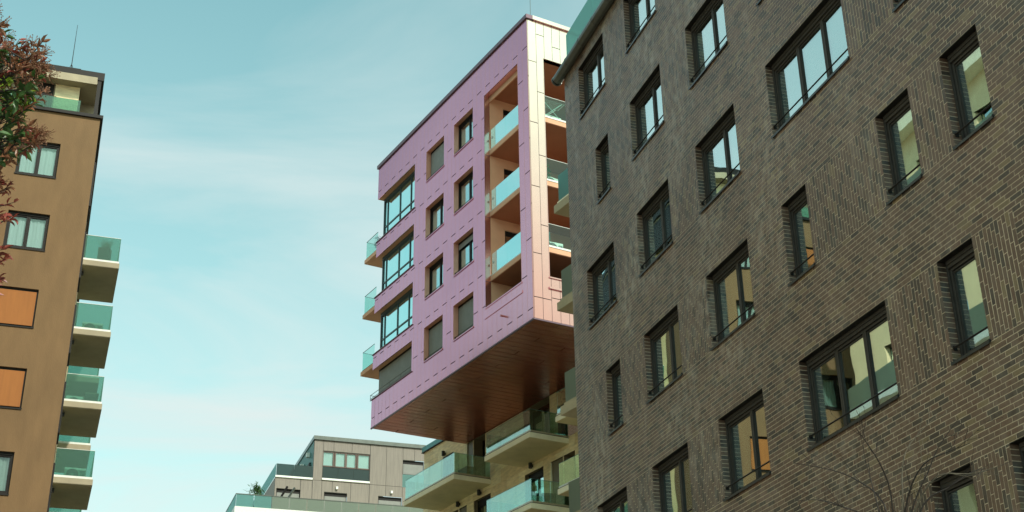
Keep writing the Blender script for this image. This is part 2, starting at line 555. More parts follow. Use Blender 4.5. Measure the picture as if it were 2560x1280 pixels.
def make_window(parent, loc, w, h, splits, frame_mat, glass_mat, header=.14, depth=.14, rail=True, sill=True,
                curtains=(), blind=None, room=True, room_d=1.4, lip=.035, name='window', sill_mat=None, transom=None, seedv=0, rail_z=.24, cgap=.16, st=.052):
    """window in an opening w x h; depth = how far its face stands behind the wall face; splits = sash widths from the near end"""
    fm = MB()
    fd0, fd1 = depth, depth + .09
    z0 = .035
    fm.box(0, .05, fd0, fd1 + .05, z0, h); fm.box(w - .05, w, fd0, fd1 + .05, z0, h)
    fm.box(.05, w - .05, fd0, fd1 + .05, z0, z0 + .05)
    fm.box(.05, w - .05, fd0 - .012, fd1 + .05, h - header, h)
    fm.box(.05, w - .05, fd0 - .03, fd0 - .012, h - header * .55, h)
    fo = fm.build(name, frame_mat, parent, loc)
    sm, gm = MB(), MB()
    x = .05
    tot = sum(splits); W_ = w - .10
    zt = h - header
    edges = []
    for i, q in enumerate(splits):
        ww = W_ * q / tot
        sash(sm, x + .004, x + ww - .004, z0 + .05, zt, fd0 + .025, fd1 + .02, st)
        # inner stepped bead
        sash(sm, x + st, x + ww - st, z0 + .108, zt - .058, fd0 + .045, fd1 + .0, .018)
        gx = (x + st * .9, x + ww - st * .9)
        tz = [z0 + .112, zt - .062]
        if transom:
            zt_ = z0 + .05 + (zt - z0) * transom
            sm.box(x + .06, x + ww - .06, fd0 + .03, fd1 + .015, zt_ - .035, zt_ + .035)
        g = MB(); g.box(gx[0], gx[1], fd0 + .062, fd0 + .074, tz[0], tz[1])
        go = g.build('pane', glass_mat, fo)
        edges.append(x)
        x += ww
    sm.build('sash', frame_mat, fo)
    if sill:
        s_ = MB()
        s_.box(-.015, w + .015, -lip, depth + .01, 0, .012)
        s_.box(-.015, w + .015, -lip - .004, -lip + .006, -.03, .014)
        s_.box(-.015, -.003, -lip, depth, .012, .035); s_.box(w + .003, w + .015, -lip, depth, .012, .035)
        s_.build('sill', sill_mat or sill_metal, fo)
    if rail:
        r = MB()
        r.tube((.0, -.012 + .05, rail_z), (w, -.012 + .05, rail_z), .015, 6)
        for xx in (.01, w - .02):
            r.box(xx, xx + .012, .03, .09, rail_z - .04, rail_z + .03)
        r.build('guard_rail', dark_metal, fo)
    if blind:
        b = MB()
        y = fd0 - .012
        b.box(.06, w - .06, y, y + .01, z0 + .06 + (0 if blind[1] >= 1 else (1 - blind[1]) * (zt - z0)), zt)
        b.build('blind', blind[0], fo)
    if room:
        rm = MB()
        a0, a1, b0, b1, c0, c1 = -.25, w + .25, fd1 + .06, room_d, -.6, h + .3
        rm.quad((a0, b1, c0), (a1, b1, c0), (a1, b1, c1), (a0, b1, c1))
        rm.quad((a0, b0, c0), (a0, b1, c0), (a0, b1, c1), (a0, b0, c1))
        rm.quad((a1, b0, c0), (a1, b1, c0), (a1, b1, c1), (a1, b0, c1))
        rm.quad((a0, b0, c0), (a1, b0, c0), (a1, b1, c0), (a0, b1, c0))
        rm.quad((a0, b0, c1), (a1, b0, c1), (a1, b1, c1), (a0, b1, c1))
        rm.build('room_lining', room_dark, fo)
    for k, (f0, f1, mt) in enumerate(curtains):
        cm = curtain_mesh((f1 - f0) * w, h - header - .02, seedv=seedv * 7 + k)
        cm.build('curtain', mt, fo, (f0 * w, -(fd1 + cgap), .03), smooth=True)
    return fo


# ------------------------------------------------------------------ ground
g = MB(); g.v = [(-700, -500, 0), (700, -500, 0), (700, 900, 0), (-700, 900, 0)]; g.f = [(0, 1, 2, 3)]
tag(g.build('ground', paving), None, None, kind='structure')
FB = Frame(-18.37, 20.0, 11.5)
gr = root('road', FB, None, None)
COL.objects.unlink(gr); bpy.data.objects.remove(gr)
r_ = MB(FB)
r_.quad((-60, 1.5, .004), (140, 1.5, .004), (140, 8.0, .004), (-60, 8.0, .004))
ro = r_.build('road', asphalt, None, tuple(FB.origin)); ro.rotation_euler = (0, 0, FB.rot); ro['kind'] = 'structure'
k_ = MB(FB); k_.box(-60, 140, 8.0, 8.15, 0, .12); k_.box(-60, 140, 1.35, 1.5, 0, .12)
ko = k_.build('kerb', slab_khaki, None, tuple(FB.origin)); ko.rotation_euler = (0, 0, FB.rot); ko['kind'] = 'structure'

# ------------------------------------------------------------------ brick building
BR = root('brick_apartment_building', FB, 'dark brown brick apartment block with rows of deep set dark framed windows filling the right', 'apartment building')
C0 = 8.443
CH = 3.014 / 38
K = 1.15
e = {k: v * K for k, v in dict(a=24.94, b=24.13, c=23.38, d=22.15, e=20.59, f=19.37, g=17.80, h=16.63, i=15.86, j=14.27, k=13.87, l=13.06, m=12.32, n=11.53).items()}
rows = {1: C0 + 4 * 38 * CH, 2: C0 + 3 * 38 * CH, 3: C0 + 2 * 38 * CH, 4: C0 + 38 * CH, 5: C0, 6: C0 - 38 * CH}
HO = 20 * CH
# (row, near s, far s, sash proportions from the near end, curtains, label-free)
WINS = [
    (1, 'c', 'a', (1, 1.25)), (1, 'e', 'd', (1, 1.25)), (1, 'g', 'f', (1, 1.25)),
    (2, 'c', 'b', (1,)), (2, 'e', 'd', (1, 1.25)), (2, 'g', 'f', (1, 1.25)), (2, 'i', 'h', (1,)),
    (3, 'c', 'a', (1, 1.25)), (3, 'e', 'd', (1, 1.25)), (3, 'g', 'f', (1, 1.25)), (3, 'j', 'h', (1, 1, 1)), (3, 'm', 'l', (1,)),
    (4, 'c', 'b', (1,)), (4, 'e', 'd', (1, 1.25)), (4, 'g', 'f', (1, 1.25)), (4, 'i', 'h', (1,)), (4, 'l', 'k', (1,)), (4, 'n', 'm', (1,)),
    (5, 'c', 'a', (1, 1.25)), (5, 'e', 'd', (1, 1.25)), (5, 'g', 'f', (1, 1.25)), (5, 'j', 'h', (1, 1, 1)), (5, 'm', 'l', (1,)),
    (6, 'l', 'k', (1,)), (6, 'n', 'm', (1,)),
]
PANELS = [(1, 'd', 'c'), (1, 'f', 'e'),
          (2, 'b', 'a'), (2, 'd', 'c'), (2, 'f', 'e'),
          (3, 'd', 'c'), (3, 'f', 'e'), (3, 'l', 'j'), (3, 'n', 'm'),
          (4, 'b', 'a'), (4, 'd', 'c'), (4, 'f', 'e'), (4, 'k', 'i'), (4, 'm', 'l'),
          (5, 'd', 'c'), (5, 'f', 'e'), (5, 'l', 'j'), (5, 'n', 'm'),
          (6, 'k', 'i'), (6, 'm', 'l')]
holes = [(e[a], e[b], rows[r], rows[r] + HO) for r, a, b, sp_ in WINS]
S_FAR, S_NEAR = 29.75, 2.0
Z_TOP = 22.58
WALL_N = 11.5
RD = .14        # reveal depth
# mortar body with openings
w_ = MB(FB)
for (a, b, c, d_) in grid_cells(S_NEAR, S_FAR, 0, Z_TOP, holes):
    w_.quad((a, WALL_N, c), (b, WALL_N, c), (b, WALL_N, d_), (a, WALL_N, d_))
for (a, b, c, d_) in holes:
    w_.quad((a, WALL_N, c), (a, WALL_N + .3, c), (a, WALL_N + .3, d_), (a, WALL_N, d_))
    w_.quad((b, WALL_N, c), (b, WALL_N + .3, c), (b, WALL_N + .3, d_), (b, WALL_N, d_))
    w_.quad((a, WALL_N, c), (b, WALL_N, c), (b, WALL_N + .3, c), (a, WALL_N + .3, c))
# far end, turned away, and the other outer faces
nE = 12.6
w_.quad((S_FAR, WALL_N, 0), (S_FAR - .9, nE + 12, 0), (S_FAR - .9, nE + 12, Z_TOP), (S_FAR, WALL_N, Z_TOP))
w_.quad((S_NEAR, WALL_N, 0), (S_NEAR, nE + 12, 0), (S_NEAR, nE + 12, Z_TOP), (S_NEAR, WALL_N, Z_TOP))
w_.quad((S_NEAR, nE + 12, 0), (S_FAR - .9, nE + 12, 0), (S_FAR - .9, nE + 12, Z_TOP), (S_NEAR, nE + 12, Z_TOP))
w_.quad((S_NEAR, WALL_N, Z_TOP), (S_FAR, WALL_N, Z_TOP), (S_FAR - .9, nE + 12, Z_TOP), (S_NEAR, nE + 12, Z_TOP))
w_.build('wall', mortar, BR)
for (a, b, c, d_) in holes:
    so = MB(FB)
    so.box(a + .001, b - .001, WALL_N + .001, WALL_N + .3, d_ - .012, d_ + .02)
    so.build('window_head', dark_metal, BR)

TINTS = []
for i in range(40):
    t = rnd.random()
    if t < .56: base = np.array((.114, .066, .044)) * rnd.uniform(.82, 1.18)
    elif t < .80: base = np.array((.050, .034, .025)) * rnd.uniform(.8, 1.1)
    elif t < .955: base = np.array((.122, .066, .043)) * rnd.uniform(.85, 1.1)
    else: base = np.array((.20, .14, .075)) * rnd.uniform(.8, 1.05)
    TINTS.append(tuple(base) + (1.0,))
PROUD = .0035
J = .0125


def brick_boxes():
    out = []        # (s0,s1,n0,n1,z0,z1, axis, full)
    L = .25
    nlow = -int((C0 - 4.6) / CH)
    ntop = int((Z_TOP - C0) / CH)
    vp = [(e[a], e[b], rows[r], rows[r] + HO) for r, a, b in PANELS]
    for k in range(nlow, ntop + 1):
        z0 = C0 + k * CH
        if z0 + CH > Z_TOP: break
        zc_ = z0 + CH / 2
        ex = sorted([(h[0], h[1]) for h in holes + vp if h[2] < zc_ < h[3]])
        spans, cur = [], 8.6
        for a, b in ex:
            if a - cur > .02: spans.append((cur, a))
            cur = max(cur, b)
        if S_FAR - cur > .02: spans.append((cur, S_FAR))
        off = (k % 3) * L / 3 + (0.02 if (k // 3) % 2 else 0)
        for a, b in spans:
            i0 = math.floor((a - off) / L)
            s = i0 * L + off
            while s < b:
                q0, q1 = max(s, a), min(s + L, b)
                if q1 - q0 > .03:
                    full = abs((q1 - q0) - L) < 1e-6
                    j0 = 0 if q0 == a and any(abs(a - x[1]) < 1e-6 for x in ex) else J / 2
                    j1 = 0 if q1 == b and any(abs(b - x[0]) < 1e-6 for x in ex) else J / 2
                    out.append((q0 + j0, q1 - j1, WALL_N - PROUD, WALL_N + .004, z0 + J / 2, z0 + CH - J / 2, 'h', full and j0 > 0 and j1 > 0))
                s += L
    for (a, b, c, d_) in vp:
        ncol = max(1, round((b - a) / CH)); cw = (b - a) / ncol
        for i in range(ncol):
            s0 = a + i * cw
            z = c - L + (i % 3) * L / 3 + .04
            while z < d_:
                q0, q1 = max(z, c), min(z + L, d_)
                if q1 - q0 > .03:
                    full = abs(q1 - q0 - L) < 1e-6
                    out.append((s0 + J / 2, s0 + cw - J / 2, WALL_N - PROUD, WALL_N + .004, q0 + J / 2, q1 - J / 2, 'v', full))
                z += L
    for h in holes:      # bricks returning into the far jamb of each opening
        k0 = round((h[2] - C0) / CH)
        for i in range(20):
            z0 = C0 + (k0 + i) * CH
            out.append((h[1] - PROUD, h[1] + .002, WALL_N - PROUD, WALL_N + RD, z0 + J / 2, z0 + CH - J / 2, 'r', False))
            out.append((h[0] - .002, h[0] + PROUD, WALL_N - PROUD, WALL_N + RD, z0 + J / 2, z0 + CH - J / 2, 'r', False))
    return out


bricks = brick_boxes()
scored = []
rest = []
for b in bricks:
    c = FB.world((b[0] + b[1]) / 2, b[2], (b[4] + b[5]) / 2)
    x, y = to_px(c)
    if b[7] and 20 < x < 2545 and 10 < y < 1270:
        dist = (c - EYE).length
        cosv = abs((c - EYE).normalized().dot(FB.n))
        scored.append((cosv / dist ** 2, b))
    else:
        rest.append(b)
scored.sort(key=lambda t: -t[0])
big = [b for _, b in scored[:300]]
rest += [b for _, b in scored[300:]]
rest = [b for b in rest if (lambda q: -900 < q[0] < 3500 and -700 < q[1] < 2100)(to_px(FB.world(b[0], b[2], b[4])))]


def stuff_boxes(fr, boxes, name, mat, parent):
    n = len(boxes)
    A = np.array([b[:6] for b in boxes], dtype=np.float64)
    jit = np.array([rnd.uniform(-.0012, .0012) for _ in range(n)])
    s0, s1, n0, n1, z0, z1 = [A[:, i] for i in range(6)]
    n0 = n0 + np.where(np.array([b[6] != 'r' for b in boxes]), jit, 0)
    V = np.zeros((n, 8, 3))
    for k, (a, b, c) in enumerate([(0, 0, 0), (1, 0, 0), (1, 1, 0), (0, 1, 0), (0, 0, 1), (1, 0, 1), (1, 1, 1), (0, 1, 1)]):
        V[:, k, 0] = (s1 if a else s0) - fr.s0
        V[:, k, 1] = fr.n0 - (n1 if b else n0)
        V[:, k, 2] = z1 if c else z0
    faces = np.array([(0, 3, 2, 1), (4, 5, 6, 7), (0, 1, 5, 4), (1, 2, 6, 5), (2, 3, 7, 6), (3, 0, 4, 7)])[:, ::-1]
    Fc = (np.arange(n)[:, None, None] * 8 + faces[None]).reshape(-1, 4)
    me = bpy.data.meshes.new(name)
    me.from_pydata(V.reshape(-1, 3).tolist(), [], Fc.tolist())
    me.materials.append(mat)
    at = me.color_attributes.new('tint', 'FLOAT_COLOR', 'POINT')
    cols = np.array([TINTS[rnd.randrange(40)] for _ in range(n)])
    cols[:, :3] *= np.array([[rnd.uniform(.88, 1.12)] for _ in range(n)])
    at.data.foreach_set('color', np.repeat(cols, 8, axis=0).astype(np.float32).ravel())
    me.update()
    o = bpy.data.objects.new(name, me); COL.objects.link(o); o.parent = parent
    return o


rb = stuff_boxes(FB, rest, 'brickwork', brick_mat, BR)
rb['kind'] = 'stuff'
# the largest bricks one by one, sharing meshes
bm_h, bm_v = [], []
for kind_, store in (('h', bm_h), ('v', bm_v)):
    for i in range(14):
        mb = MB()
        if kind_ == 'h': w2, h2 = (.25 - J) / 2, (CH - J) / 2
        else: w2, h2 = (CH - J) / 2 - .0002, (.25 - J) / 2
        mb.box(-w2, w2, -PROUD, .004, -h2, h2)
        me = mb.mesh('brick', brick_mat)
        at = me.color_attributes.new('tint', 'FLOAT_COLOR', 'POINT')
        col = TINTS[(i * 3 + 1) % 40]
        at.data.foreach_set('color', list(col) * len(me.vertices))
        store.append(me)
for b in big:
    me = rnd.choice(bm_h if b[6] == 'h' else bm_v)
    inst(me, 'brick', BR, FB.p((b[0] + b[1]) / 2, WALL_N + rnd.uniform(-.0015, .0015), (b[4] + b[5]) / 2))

CURT = {(3, 'j'): ((.0, 1, sheer),), (5, 'j'): ((.0, .7, white_curtain),), (5, 'g'): ((.55, 1, sheer),), (4, 'g'): ((.35, 1, sheer),),
        (5, 'm'): ((0, .9, sheer),), (4, 'l'): ((.7, 1, sheer),), (4, 'n'): ((.75, 1, sheer),), (4, 'e'): ((.6, 1, sheer),),
        (4, 'i'): ((.3, 1, sheer),), (3, 'c'): ((.0, 1, white_curtain),), (3, 'e'): ((.45, 1, white_curtain),), (1, 'c'): ((.8, 1, sheer),),
        (4, 'c'): ((.0, 1, white_curtain),), (2, 'c'): ((.3, 1, white_curtain),), (5, 'c'): ((.0, 1, white_curtain),), (5, 'e'): ((.3, 1, white_curtain),)}
for q, (r, a, b, spl) in enumerate(WINS):
    w = e[b] - e[a]
    make_window(BR, FB.p(e[a], WALL_N, rows[r]), w, HO, spl, anthracite, win_glass, header=.12, depth=RD,
                curtains=CURT.get((r, a), ((.80, 1, white_curtain),)) + ((.86, 1, white_curtain),), seedv=q, cgap=.07, st=.042)

# eaves pipe and roof railing
ea = MB(FB)
ea.tube((S_NEAR, WALL_N - .12, 22.52), (29.95, WALL_N - .12, 22.52), .145, 14)
for s in np.arange(3, 30.2, 1.0):
    ea.tube((s, WALL_N - .12, 22.52), (s + .05, WALL_N - .12, 22.52), .153, 14)
ea.build('eaves_gutter', grey_metal, BR, smooth=False)
for i in range(8):
    s1 = 29.40 - i * 2.0
    gl = MB(FB); gl.box(s1 - 1.985, s1, WALL_N - .04, WALL_N - .025, 22.62, 23.66)
    gl.build('railing_glass', frost_teal, BR)
# balconies on the turned far end of the brick building
FG = Frame(-30.5, 27.6, 18.5)


def local_of(fr_a, root_b, fr_b):
    """put parts made in frame a under a root placed by frame b"""
    Ma = Matrix.Translation(fr_a.origin) @ Matrix.Rotation(fr_a.rot, 4, 'Z')
    Mb = Matrix.Translation(fr_b.origin) @ Matrix.Rotation(fr_b.rot, 4, 'Z')
    return Mb.inverted() @ Ma


MG = local_of(FG, BR, FB)
for zb in (19.54, 16.51, 13.48, 10.45, 7.42):
    s_ = MB(FG); s_.box(25.6, 29.0, 18.5, 20.6, zb, zb + .24)
    so_ = s_.build('balcony', slab_khaki, BR); so_.matrix_local = MG
    u = MB(FG); u.box(25.6, 28.86, 18.53, 18.56, zb + .24, zb + .31); u.box(28.80, 28.86, 18.56, 20.5, zb + .24, zb + .31)
    u.build('upstand', slab_white if zb > 19 else slab_khaki, so_)
    for k in range(2):
        gl = MB(FG); gl.box(28.80 - (k + 1) * 1.5 + .01, 28.80 - k * 1.5, 18.545, 18.56, zb + .27, zb + 1.15)
        gl.build('railing_glass', frost_teal if zb > 19 else frost_grey, so_)  # top balcony's teal is the sky's reflection put into the glass colour
    gl = MB(FG); gl.box(28.80, 28.815, 18.56, 20.5, zb + .27, zb + 1.15)
    gl.build('railing_glass', frost_grey, so_)

# ------------------------------------------------------------------ pink tower
FP = Frame(-30.5, 48.0, 25.0)
PK = root('pink_apartment_tower', FP, 'cantilevered upper block clad in violet pink metal panels with copper coloured window reveals', 'apartment building')
N0 = 25.0
S0, S1 = 40.82, 55.69
ZB, ZT = 22.09, 36.0
ST = 3.023
heads = [34.21 - ST * k for k in range(4)]
sills = [z - 1.64 for z in heads]
pk_holes = []
pk_wins = []
for k in range(4):
    pk_holes.append((45.64, 47.44, sills[k], heads[k])); pk_wins.append((45.64, 47.44, sills[k], heads[k], 3, k))
    pk_holes.append((48.43, 50.24, sills[k], heads[k])); pk_wins.append((48.43, 50.24, sills[k], heads[k], 2, k))
ctops = [34.21, 30.95, 27.93, 25.0]
cbots = [31.8, 28.78, 25.78, 23.50]
for k in range(4):
    pk_holes.append((51.46, S1 + .01, cbots[k], ctops[k]))
LG = (41.68, 44.60, 23.95, 34.21)
pk_holes.append(LG)
PW = .401
seams = [S1 - PW * k for k in range(38)] + [S0]
dash = [34.61 - 1.5085 * k for k in range(9)]
CHF = .012
PT = .03     # panel thickness


def panel_box(mb, s0, s1, n0, n1, z0, z1):
    """box whose near vertical edge is chamfered (standing seam)"""
    b = len(mb.v)
    prof = [(s0 + CHF, n0), (s1, n0), (s1, n1), (s0, n1), (s0, n0 + CHF)]
    for z in (z0, z1):
        for (s, n) in prof: mb.v.append(mb.P(s, n, z))
    m = 5
    for i in range(m):
        j = (i + 1) % m
        mb.f.append((b + i, b + j, b + m + j, b + m + i))
    mb.f.append(tuple(b + i for i in range(m))[::-1]); mb.f.append(tuple(b + m + i for i in range(m)))


npan = 0
for k in range(len(seams) - 1):
    a, b = seams[k + 1] + .003, seams[k] - .003
    cuts = [ZB + .0] + sorted(z for i, z in enumerate(dash) if i % 2 == k % 2) + [ZT]
    for z0, z1 in zip(cuts[:-1], cuts[1:]):
        cells = grid_cells(a, b, z0 + .020, z1 - .020, pk_holes)
        cells = [c for c in cells if c[1] - c[0] > .01 and c[3] - c[2] > .01]
        # separate what an opening cuts apart vertically into panels of their own
        groups = []
        for c in cells:
            hit = [gq for gq in groups if any((abs(c[0] - o[1]) < 1e-6 or abs(c[1] - o[0]) < 1e-6) and min(c[3], o[3]) - max(c[2], o[2]) > .01 for o in gq)]
            groups = [gq for gq in groups if gq not in hit] + [sum(hit, []) + [c]]
        for gq in groups:
            mb = MB(FP)
            for c in gq:
                if abs(c[0] - a) < 1e-6: panel_box(mb, c[0], c[1], N0 - PT, N0, c[2], c[3])
                else: mb.box(c[0], c[1], N0 - PT, N0, c[2], c[3])
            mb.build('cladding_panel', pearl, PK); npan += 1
# body behind the panels
bd = MB(FP)
bh = [(a, b, c, d_) for a, b, c, d_ in pk_holes]
for (a, b, c, d_) in grid_cells(S0 + .03, S1 - .01, ZB, ZT, bh):
    bd.quad((a, N0 + .012, c), (b, N0 + .012, c), (b, N0 + .012, d_), (a, N0 + .012, d_))
NB = 38.0
# right facet (faces the camera): opening n 25.75..28.6
RF = (25.75, 28.6, 23.98, 34.21)
facet_holes = [(RF[0], RF[1], RF[2], RF[3])]
for (a, b, c, d_) in grid_cells(N0, NB, ZB, ZT, facet_holes):
    bd.quad((S0 + .03, a, c), (S0 + .03, b, c), (S0 + .03, b, d_), (S0 + .03, a, d_))
bd.build('wall_core', black_plastic, PK)
fseam = [N0 + .005 + i * .40 for i in range(20)]
fd = {0: [31.9, 28.9, 25.6], 1: [35.4, 33.2, 30.4, 27.4, 24.4], 2: [23.1], 3: [34.95], 4: [23.3]}
for k in range(len(fseam) - 1):
    a, b = fseam[k] + .009, fseam[k + 1] - .009
    extra = fd.get(k, [35.3 - (k % 3) * .6, 31.0, 28.0, 23.2])
    if k == 0: extra = [33.9, 30.9, 27.9, 24.9, 23.0]
    if k == 1: extra = [35.35, 32.45, 29.4, 26.2, 23.0]
    cuts = [ZB] + sorted(extra) + [ZT]
    for z0, z1 in zip(cuts[:-1], cuts[1:]):
        cells = [c for c in grid_cells(a, b, z0 + .016, z1 - .016, facet_holes) if c[1] - c[0] > .01 and c[3] - c[2] > .01]
        if not cells: continue
        for gq in connected(cells):
            mb = MB(FP)
            for c in gq: mb.box(S0, S0 + .03, c[0], c[1], c[2], c[3])
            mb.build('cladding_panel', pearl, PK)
# roof and far faces
rf = MB(FP)
rf.box(S0 + .04, S1 - .02, N0 + .02, NB, ZT - .05, ZT)
rf.quad((S0 + .03, NB, ZB), (S1, NB, ZB), (S1, NB, ZT), (S0 + .03, NB, ZT))
for a, b in [(ZB, cbots[3])] + [(ctops[i + 1], cbots[i]) for i in range(3)] + [(ctops[0], ZT)]:
    rf.box(S1 - .06, S1 - .03, N0 + .013, NB, a, b)          # end facade bands
    rf.box(51.5, S1 - .06, N0 + .013, N0 + .4, a + .0, a + .02)   # band underside
rf.build('roof', peach, PK)
cpg = MB(FP)
segs_ = np.linspace(S0 - .08, S1 + .08, 7)
for a, b in zip(segs_[:-1], segs_[1:]):
    cpg.box(a + .004, b - .004, N0 - .10, N0 + .3, ZT + .0, ZT + .19)
cpg.build('roof_coping', pearl_edge, PK)
cp2 = MB(FP)
for i in range(6): cp2.box(S0 - .10, S0 + .25, N0 - .10 + i * 2.0 + .31 * (i == 0), N0 - .10 + (i + 1) * 2.0 - .006, ZT + .001, ZT + .191)
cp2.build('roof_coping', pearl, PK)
# thin strip sills at the bottom of each corner window and the loggia
for k in range(4):
    st = MB(FP); st.box(51.40, S1 + .05, N0 - .075, N0 + .28, cbots[k] - .035, cbots[k])
    st.build('band_capping', pearl_edge, PK)
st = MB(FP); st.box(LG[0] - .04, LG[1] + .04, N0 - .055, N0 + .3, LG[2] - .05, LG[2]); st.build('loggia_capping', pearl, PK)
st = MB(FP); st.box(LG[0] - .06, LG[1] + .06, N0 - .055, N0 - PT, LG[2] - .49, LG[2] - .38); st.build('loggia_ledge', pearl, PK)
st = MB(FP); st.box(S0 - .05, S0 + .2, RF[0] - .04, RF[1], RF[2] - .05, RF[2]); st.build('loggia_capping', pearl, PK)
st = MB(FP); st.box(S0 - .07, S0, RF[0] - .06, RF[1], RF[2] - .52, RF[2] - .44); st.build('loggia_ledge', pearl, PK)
# edge trim round openings and lower edge
st = MB(FP); st.box(S0 - .01, S1 + .01, N0 - .045, N0 + .02, ZB - .05, ZB); st.box(S0 - .012, S0 + .02, N0 + .02, NB, ZB - .05, ZB)
st.build('bottom_trim', pearl_edge, PK)
# copper reveals of the small windows
for (a, b, c, d_, col_, k) in pk_wins:
    rv = MB(FP)
    rv.box(b - .006, b + .02, N0 - .02, N0 + .30, c, d_)
    rv.box(a - .02, a + .006, N0 - .02, N0 + .30, c, d_)
    rv.box(a, b, N0 - .02, N0 + .30, d_ - .006, d_ + .02)
    rv.build('window_reveal', copper_reveal, PK)
for k in range(4):
    rv = MB(FP)
    rv.box(51.46 - .02, 51.46 + .006, N0 - .02, N0 + .30, cbots[k], ctops[k])
    rv.build('window_reveal', copper_reveal, PK)
for q, (a, b, c, d_, col_, k) in enumerate(pk_wins):
    bl = None
    if (col_, k) in ((2, 0), (2, 3), (3, 3)): bl = (grey_blind, 1)
    elif (col_, k) == (3, 2): bl = (grey_blind, .2)
    fo = make_window(PK, FP.p(a, N0, c), b - a, d_ - c, (1, 1.35), dark_metal, pink_glass, header=.10, depth=.21,
                     blind=bl, curtains=((.45, 1, white_curtain), (.0, .22, sheer)), sill_mat=pearl, lip=.06, rail_z=.17, seedv=40 + q)
# corner windows with transoms
for k in range(4):
    a, b, c, d_ = 51.46, 55.60, cbots[k], ctops[k]
    if k < 3:
        make_window(PK, FP.p(a, N0, c), b - a - .0, d_ - c, (1.0, 1.15, 1.35, .32), bay_frame, teal_glass, header=.14, depth=.28, rail=False, sill=False,
                    curtains=((.05, .95, sheer),) if k else ((.4, .8, sheer),), transom=.34, seedv=60 + k, room_d=3.0, st=.028)
    else:
        fo = make_window(PK, FP.p(a, N0, c), b - a, d_ - c, (1.7, 1.5, .3), dark_metal, win_glass, header=.10, depth=.28, rail=False, sill=False,
                         blind=(grey_blind, 1), seedv=63, room_d=2.0)
        r = MB()
        r.tube((0, .02, .30), (b - a + .35, .02, .30), .014); r.tube((b - a + .35, .02, .30), (b - a + .35, .9, .30), .014)
        r.tube((0, .02, .12), (b - a + .35, .02, .12), .012)
        for xx in (1.2, 2.4, b - a + .35): r.tube((xx, .02, .0), (xx, .02, .30), .012)
        r.build('guard_rail', grey_metal, fo)
    # end glazing round the corner
    eg = MB(FP); eg.box(55.58, 55.60, N0 + .40, N0 + 3.0, c + .02, d_ - .02)
    eg.build('end_glazing', teal_glass, PK)
# end balconies
for k, zb in enumerate((31.2, 28.18, 25.16)):
    s_ = MB(FP); s_.box(55.63, 57.12, 24.98, 28.4, zb, zb + .2)
    so_ = s_.build('balcony', peach, PK)
    u = MB(FP); u.box(55.7, 57.06, 25.03, 25.06, zb + .2, zb + .27); u.build('upstand', dark_metal, so_)
    gl = MB(FP); gl.box(55.7, 57.04, 25.035, 25.05, zb + .22, zb + 1.2); gl.build('railing_glass', side_glass, so_)
    gl = MB(FP); gl.box(57.04, 57.055, 25.05, 28.3, zb + .22, zb + 1.2); gl.build('railing_glass', side_glass, so_)
    tr_ = MB(FP); tr_.box(55.7, 57.06, 25.03, 25.055, zb + 1.2, zb + 1.215); tr_.box(57.035, 57.06, 25.055, 28.3, zb + 1.2, zb + 1.215)
    tr_.build('glass_edge', grey_metal, so_)
# corner loggias
lr = MB(FP)   # metal lining of the loggia opening
lr.box(LG[1], LG[1] + .02, N0 - .02, N0 + .24, LG[2], LG[3]); lr.box(LG[0] - .02, LG[0], N0 - .02, N0 + .24, LG[2], LG[3])
lr.box(LG[0], LG[1], N0 - .02, N0 + .24, LG[3], LG[3] + .02)
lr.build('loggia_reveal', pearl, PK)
lr = MB(FP)
lr.box(S0 - .01, S0 + .24, RF[0] - .02, RF[0], RF[2], RF[3]); lr.box(S0 - .01, S0 + .24, RF[0], RF[1], RF[3], RF[3] + .02)
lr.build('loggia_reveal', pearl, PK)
for zz in [31.20, 28.18, 25.16]:
    jn = MB(FP); jn.box(LG[1] - .008, LG[1], N0 - .02, N0 + .24, zz - .01, zz + .01); jn.build('reveal_joint', pearl_edge, PK)
LN, LS = 26.9, 44.62          # back wall n, far wall s
lw = MB(FP)
dh = 2.32
# far wall of the loggia (faces the camera) with door openings, back wall, near pier, right wall
fl = [23.20, 25.46, 28.48, 31.50]
doors = []
for i, z in enumerate(fl):
    doors.append((25.95, 26.85, z, z + (dh if i else 1.35)))
for (a, b, c, d_) in grid_cells(N0 + .24, LN + 2.5, ZB, LG[3] + .02, doors):
    lw.quad((LS, a, c), (LS, b, c), (LS, b, d_), (LS, a, d_))
lw.quad((S0 + .3, LN + 2.5, ZB), (LS, LN + 2.5, ZB), (LS, LN + 2.5, ZT - .1), (S0 + .3, LN + 2.5, ZT - .1))
lw.box(S0 + .04, LG[0] - .02, N0 + .02, RF[0] - .02, ZB, ZT - .1)
lw.box(S0 + .3, LS, N0 + .24, N0 + .30, LG[3] - .25, LG[3])          # beam under the roof
lw.build('loggia_wall', peach, PK)
lc = MB(FP); lc.box(S0 + .04, LS, N0 + .24, LN + 2.5, LG[3] + .0, LG[3] + .05); lc.build('loggia_ceiling', loggia_soffit, PK)
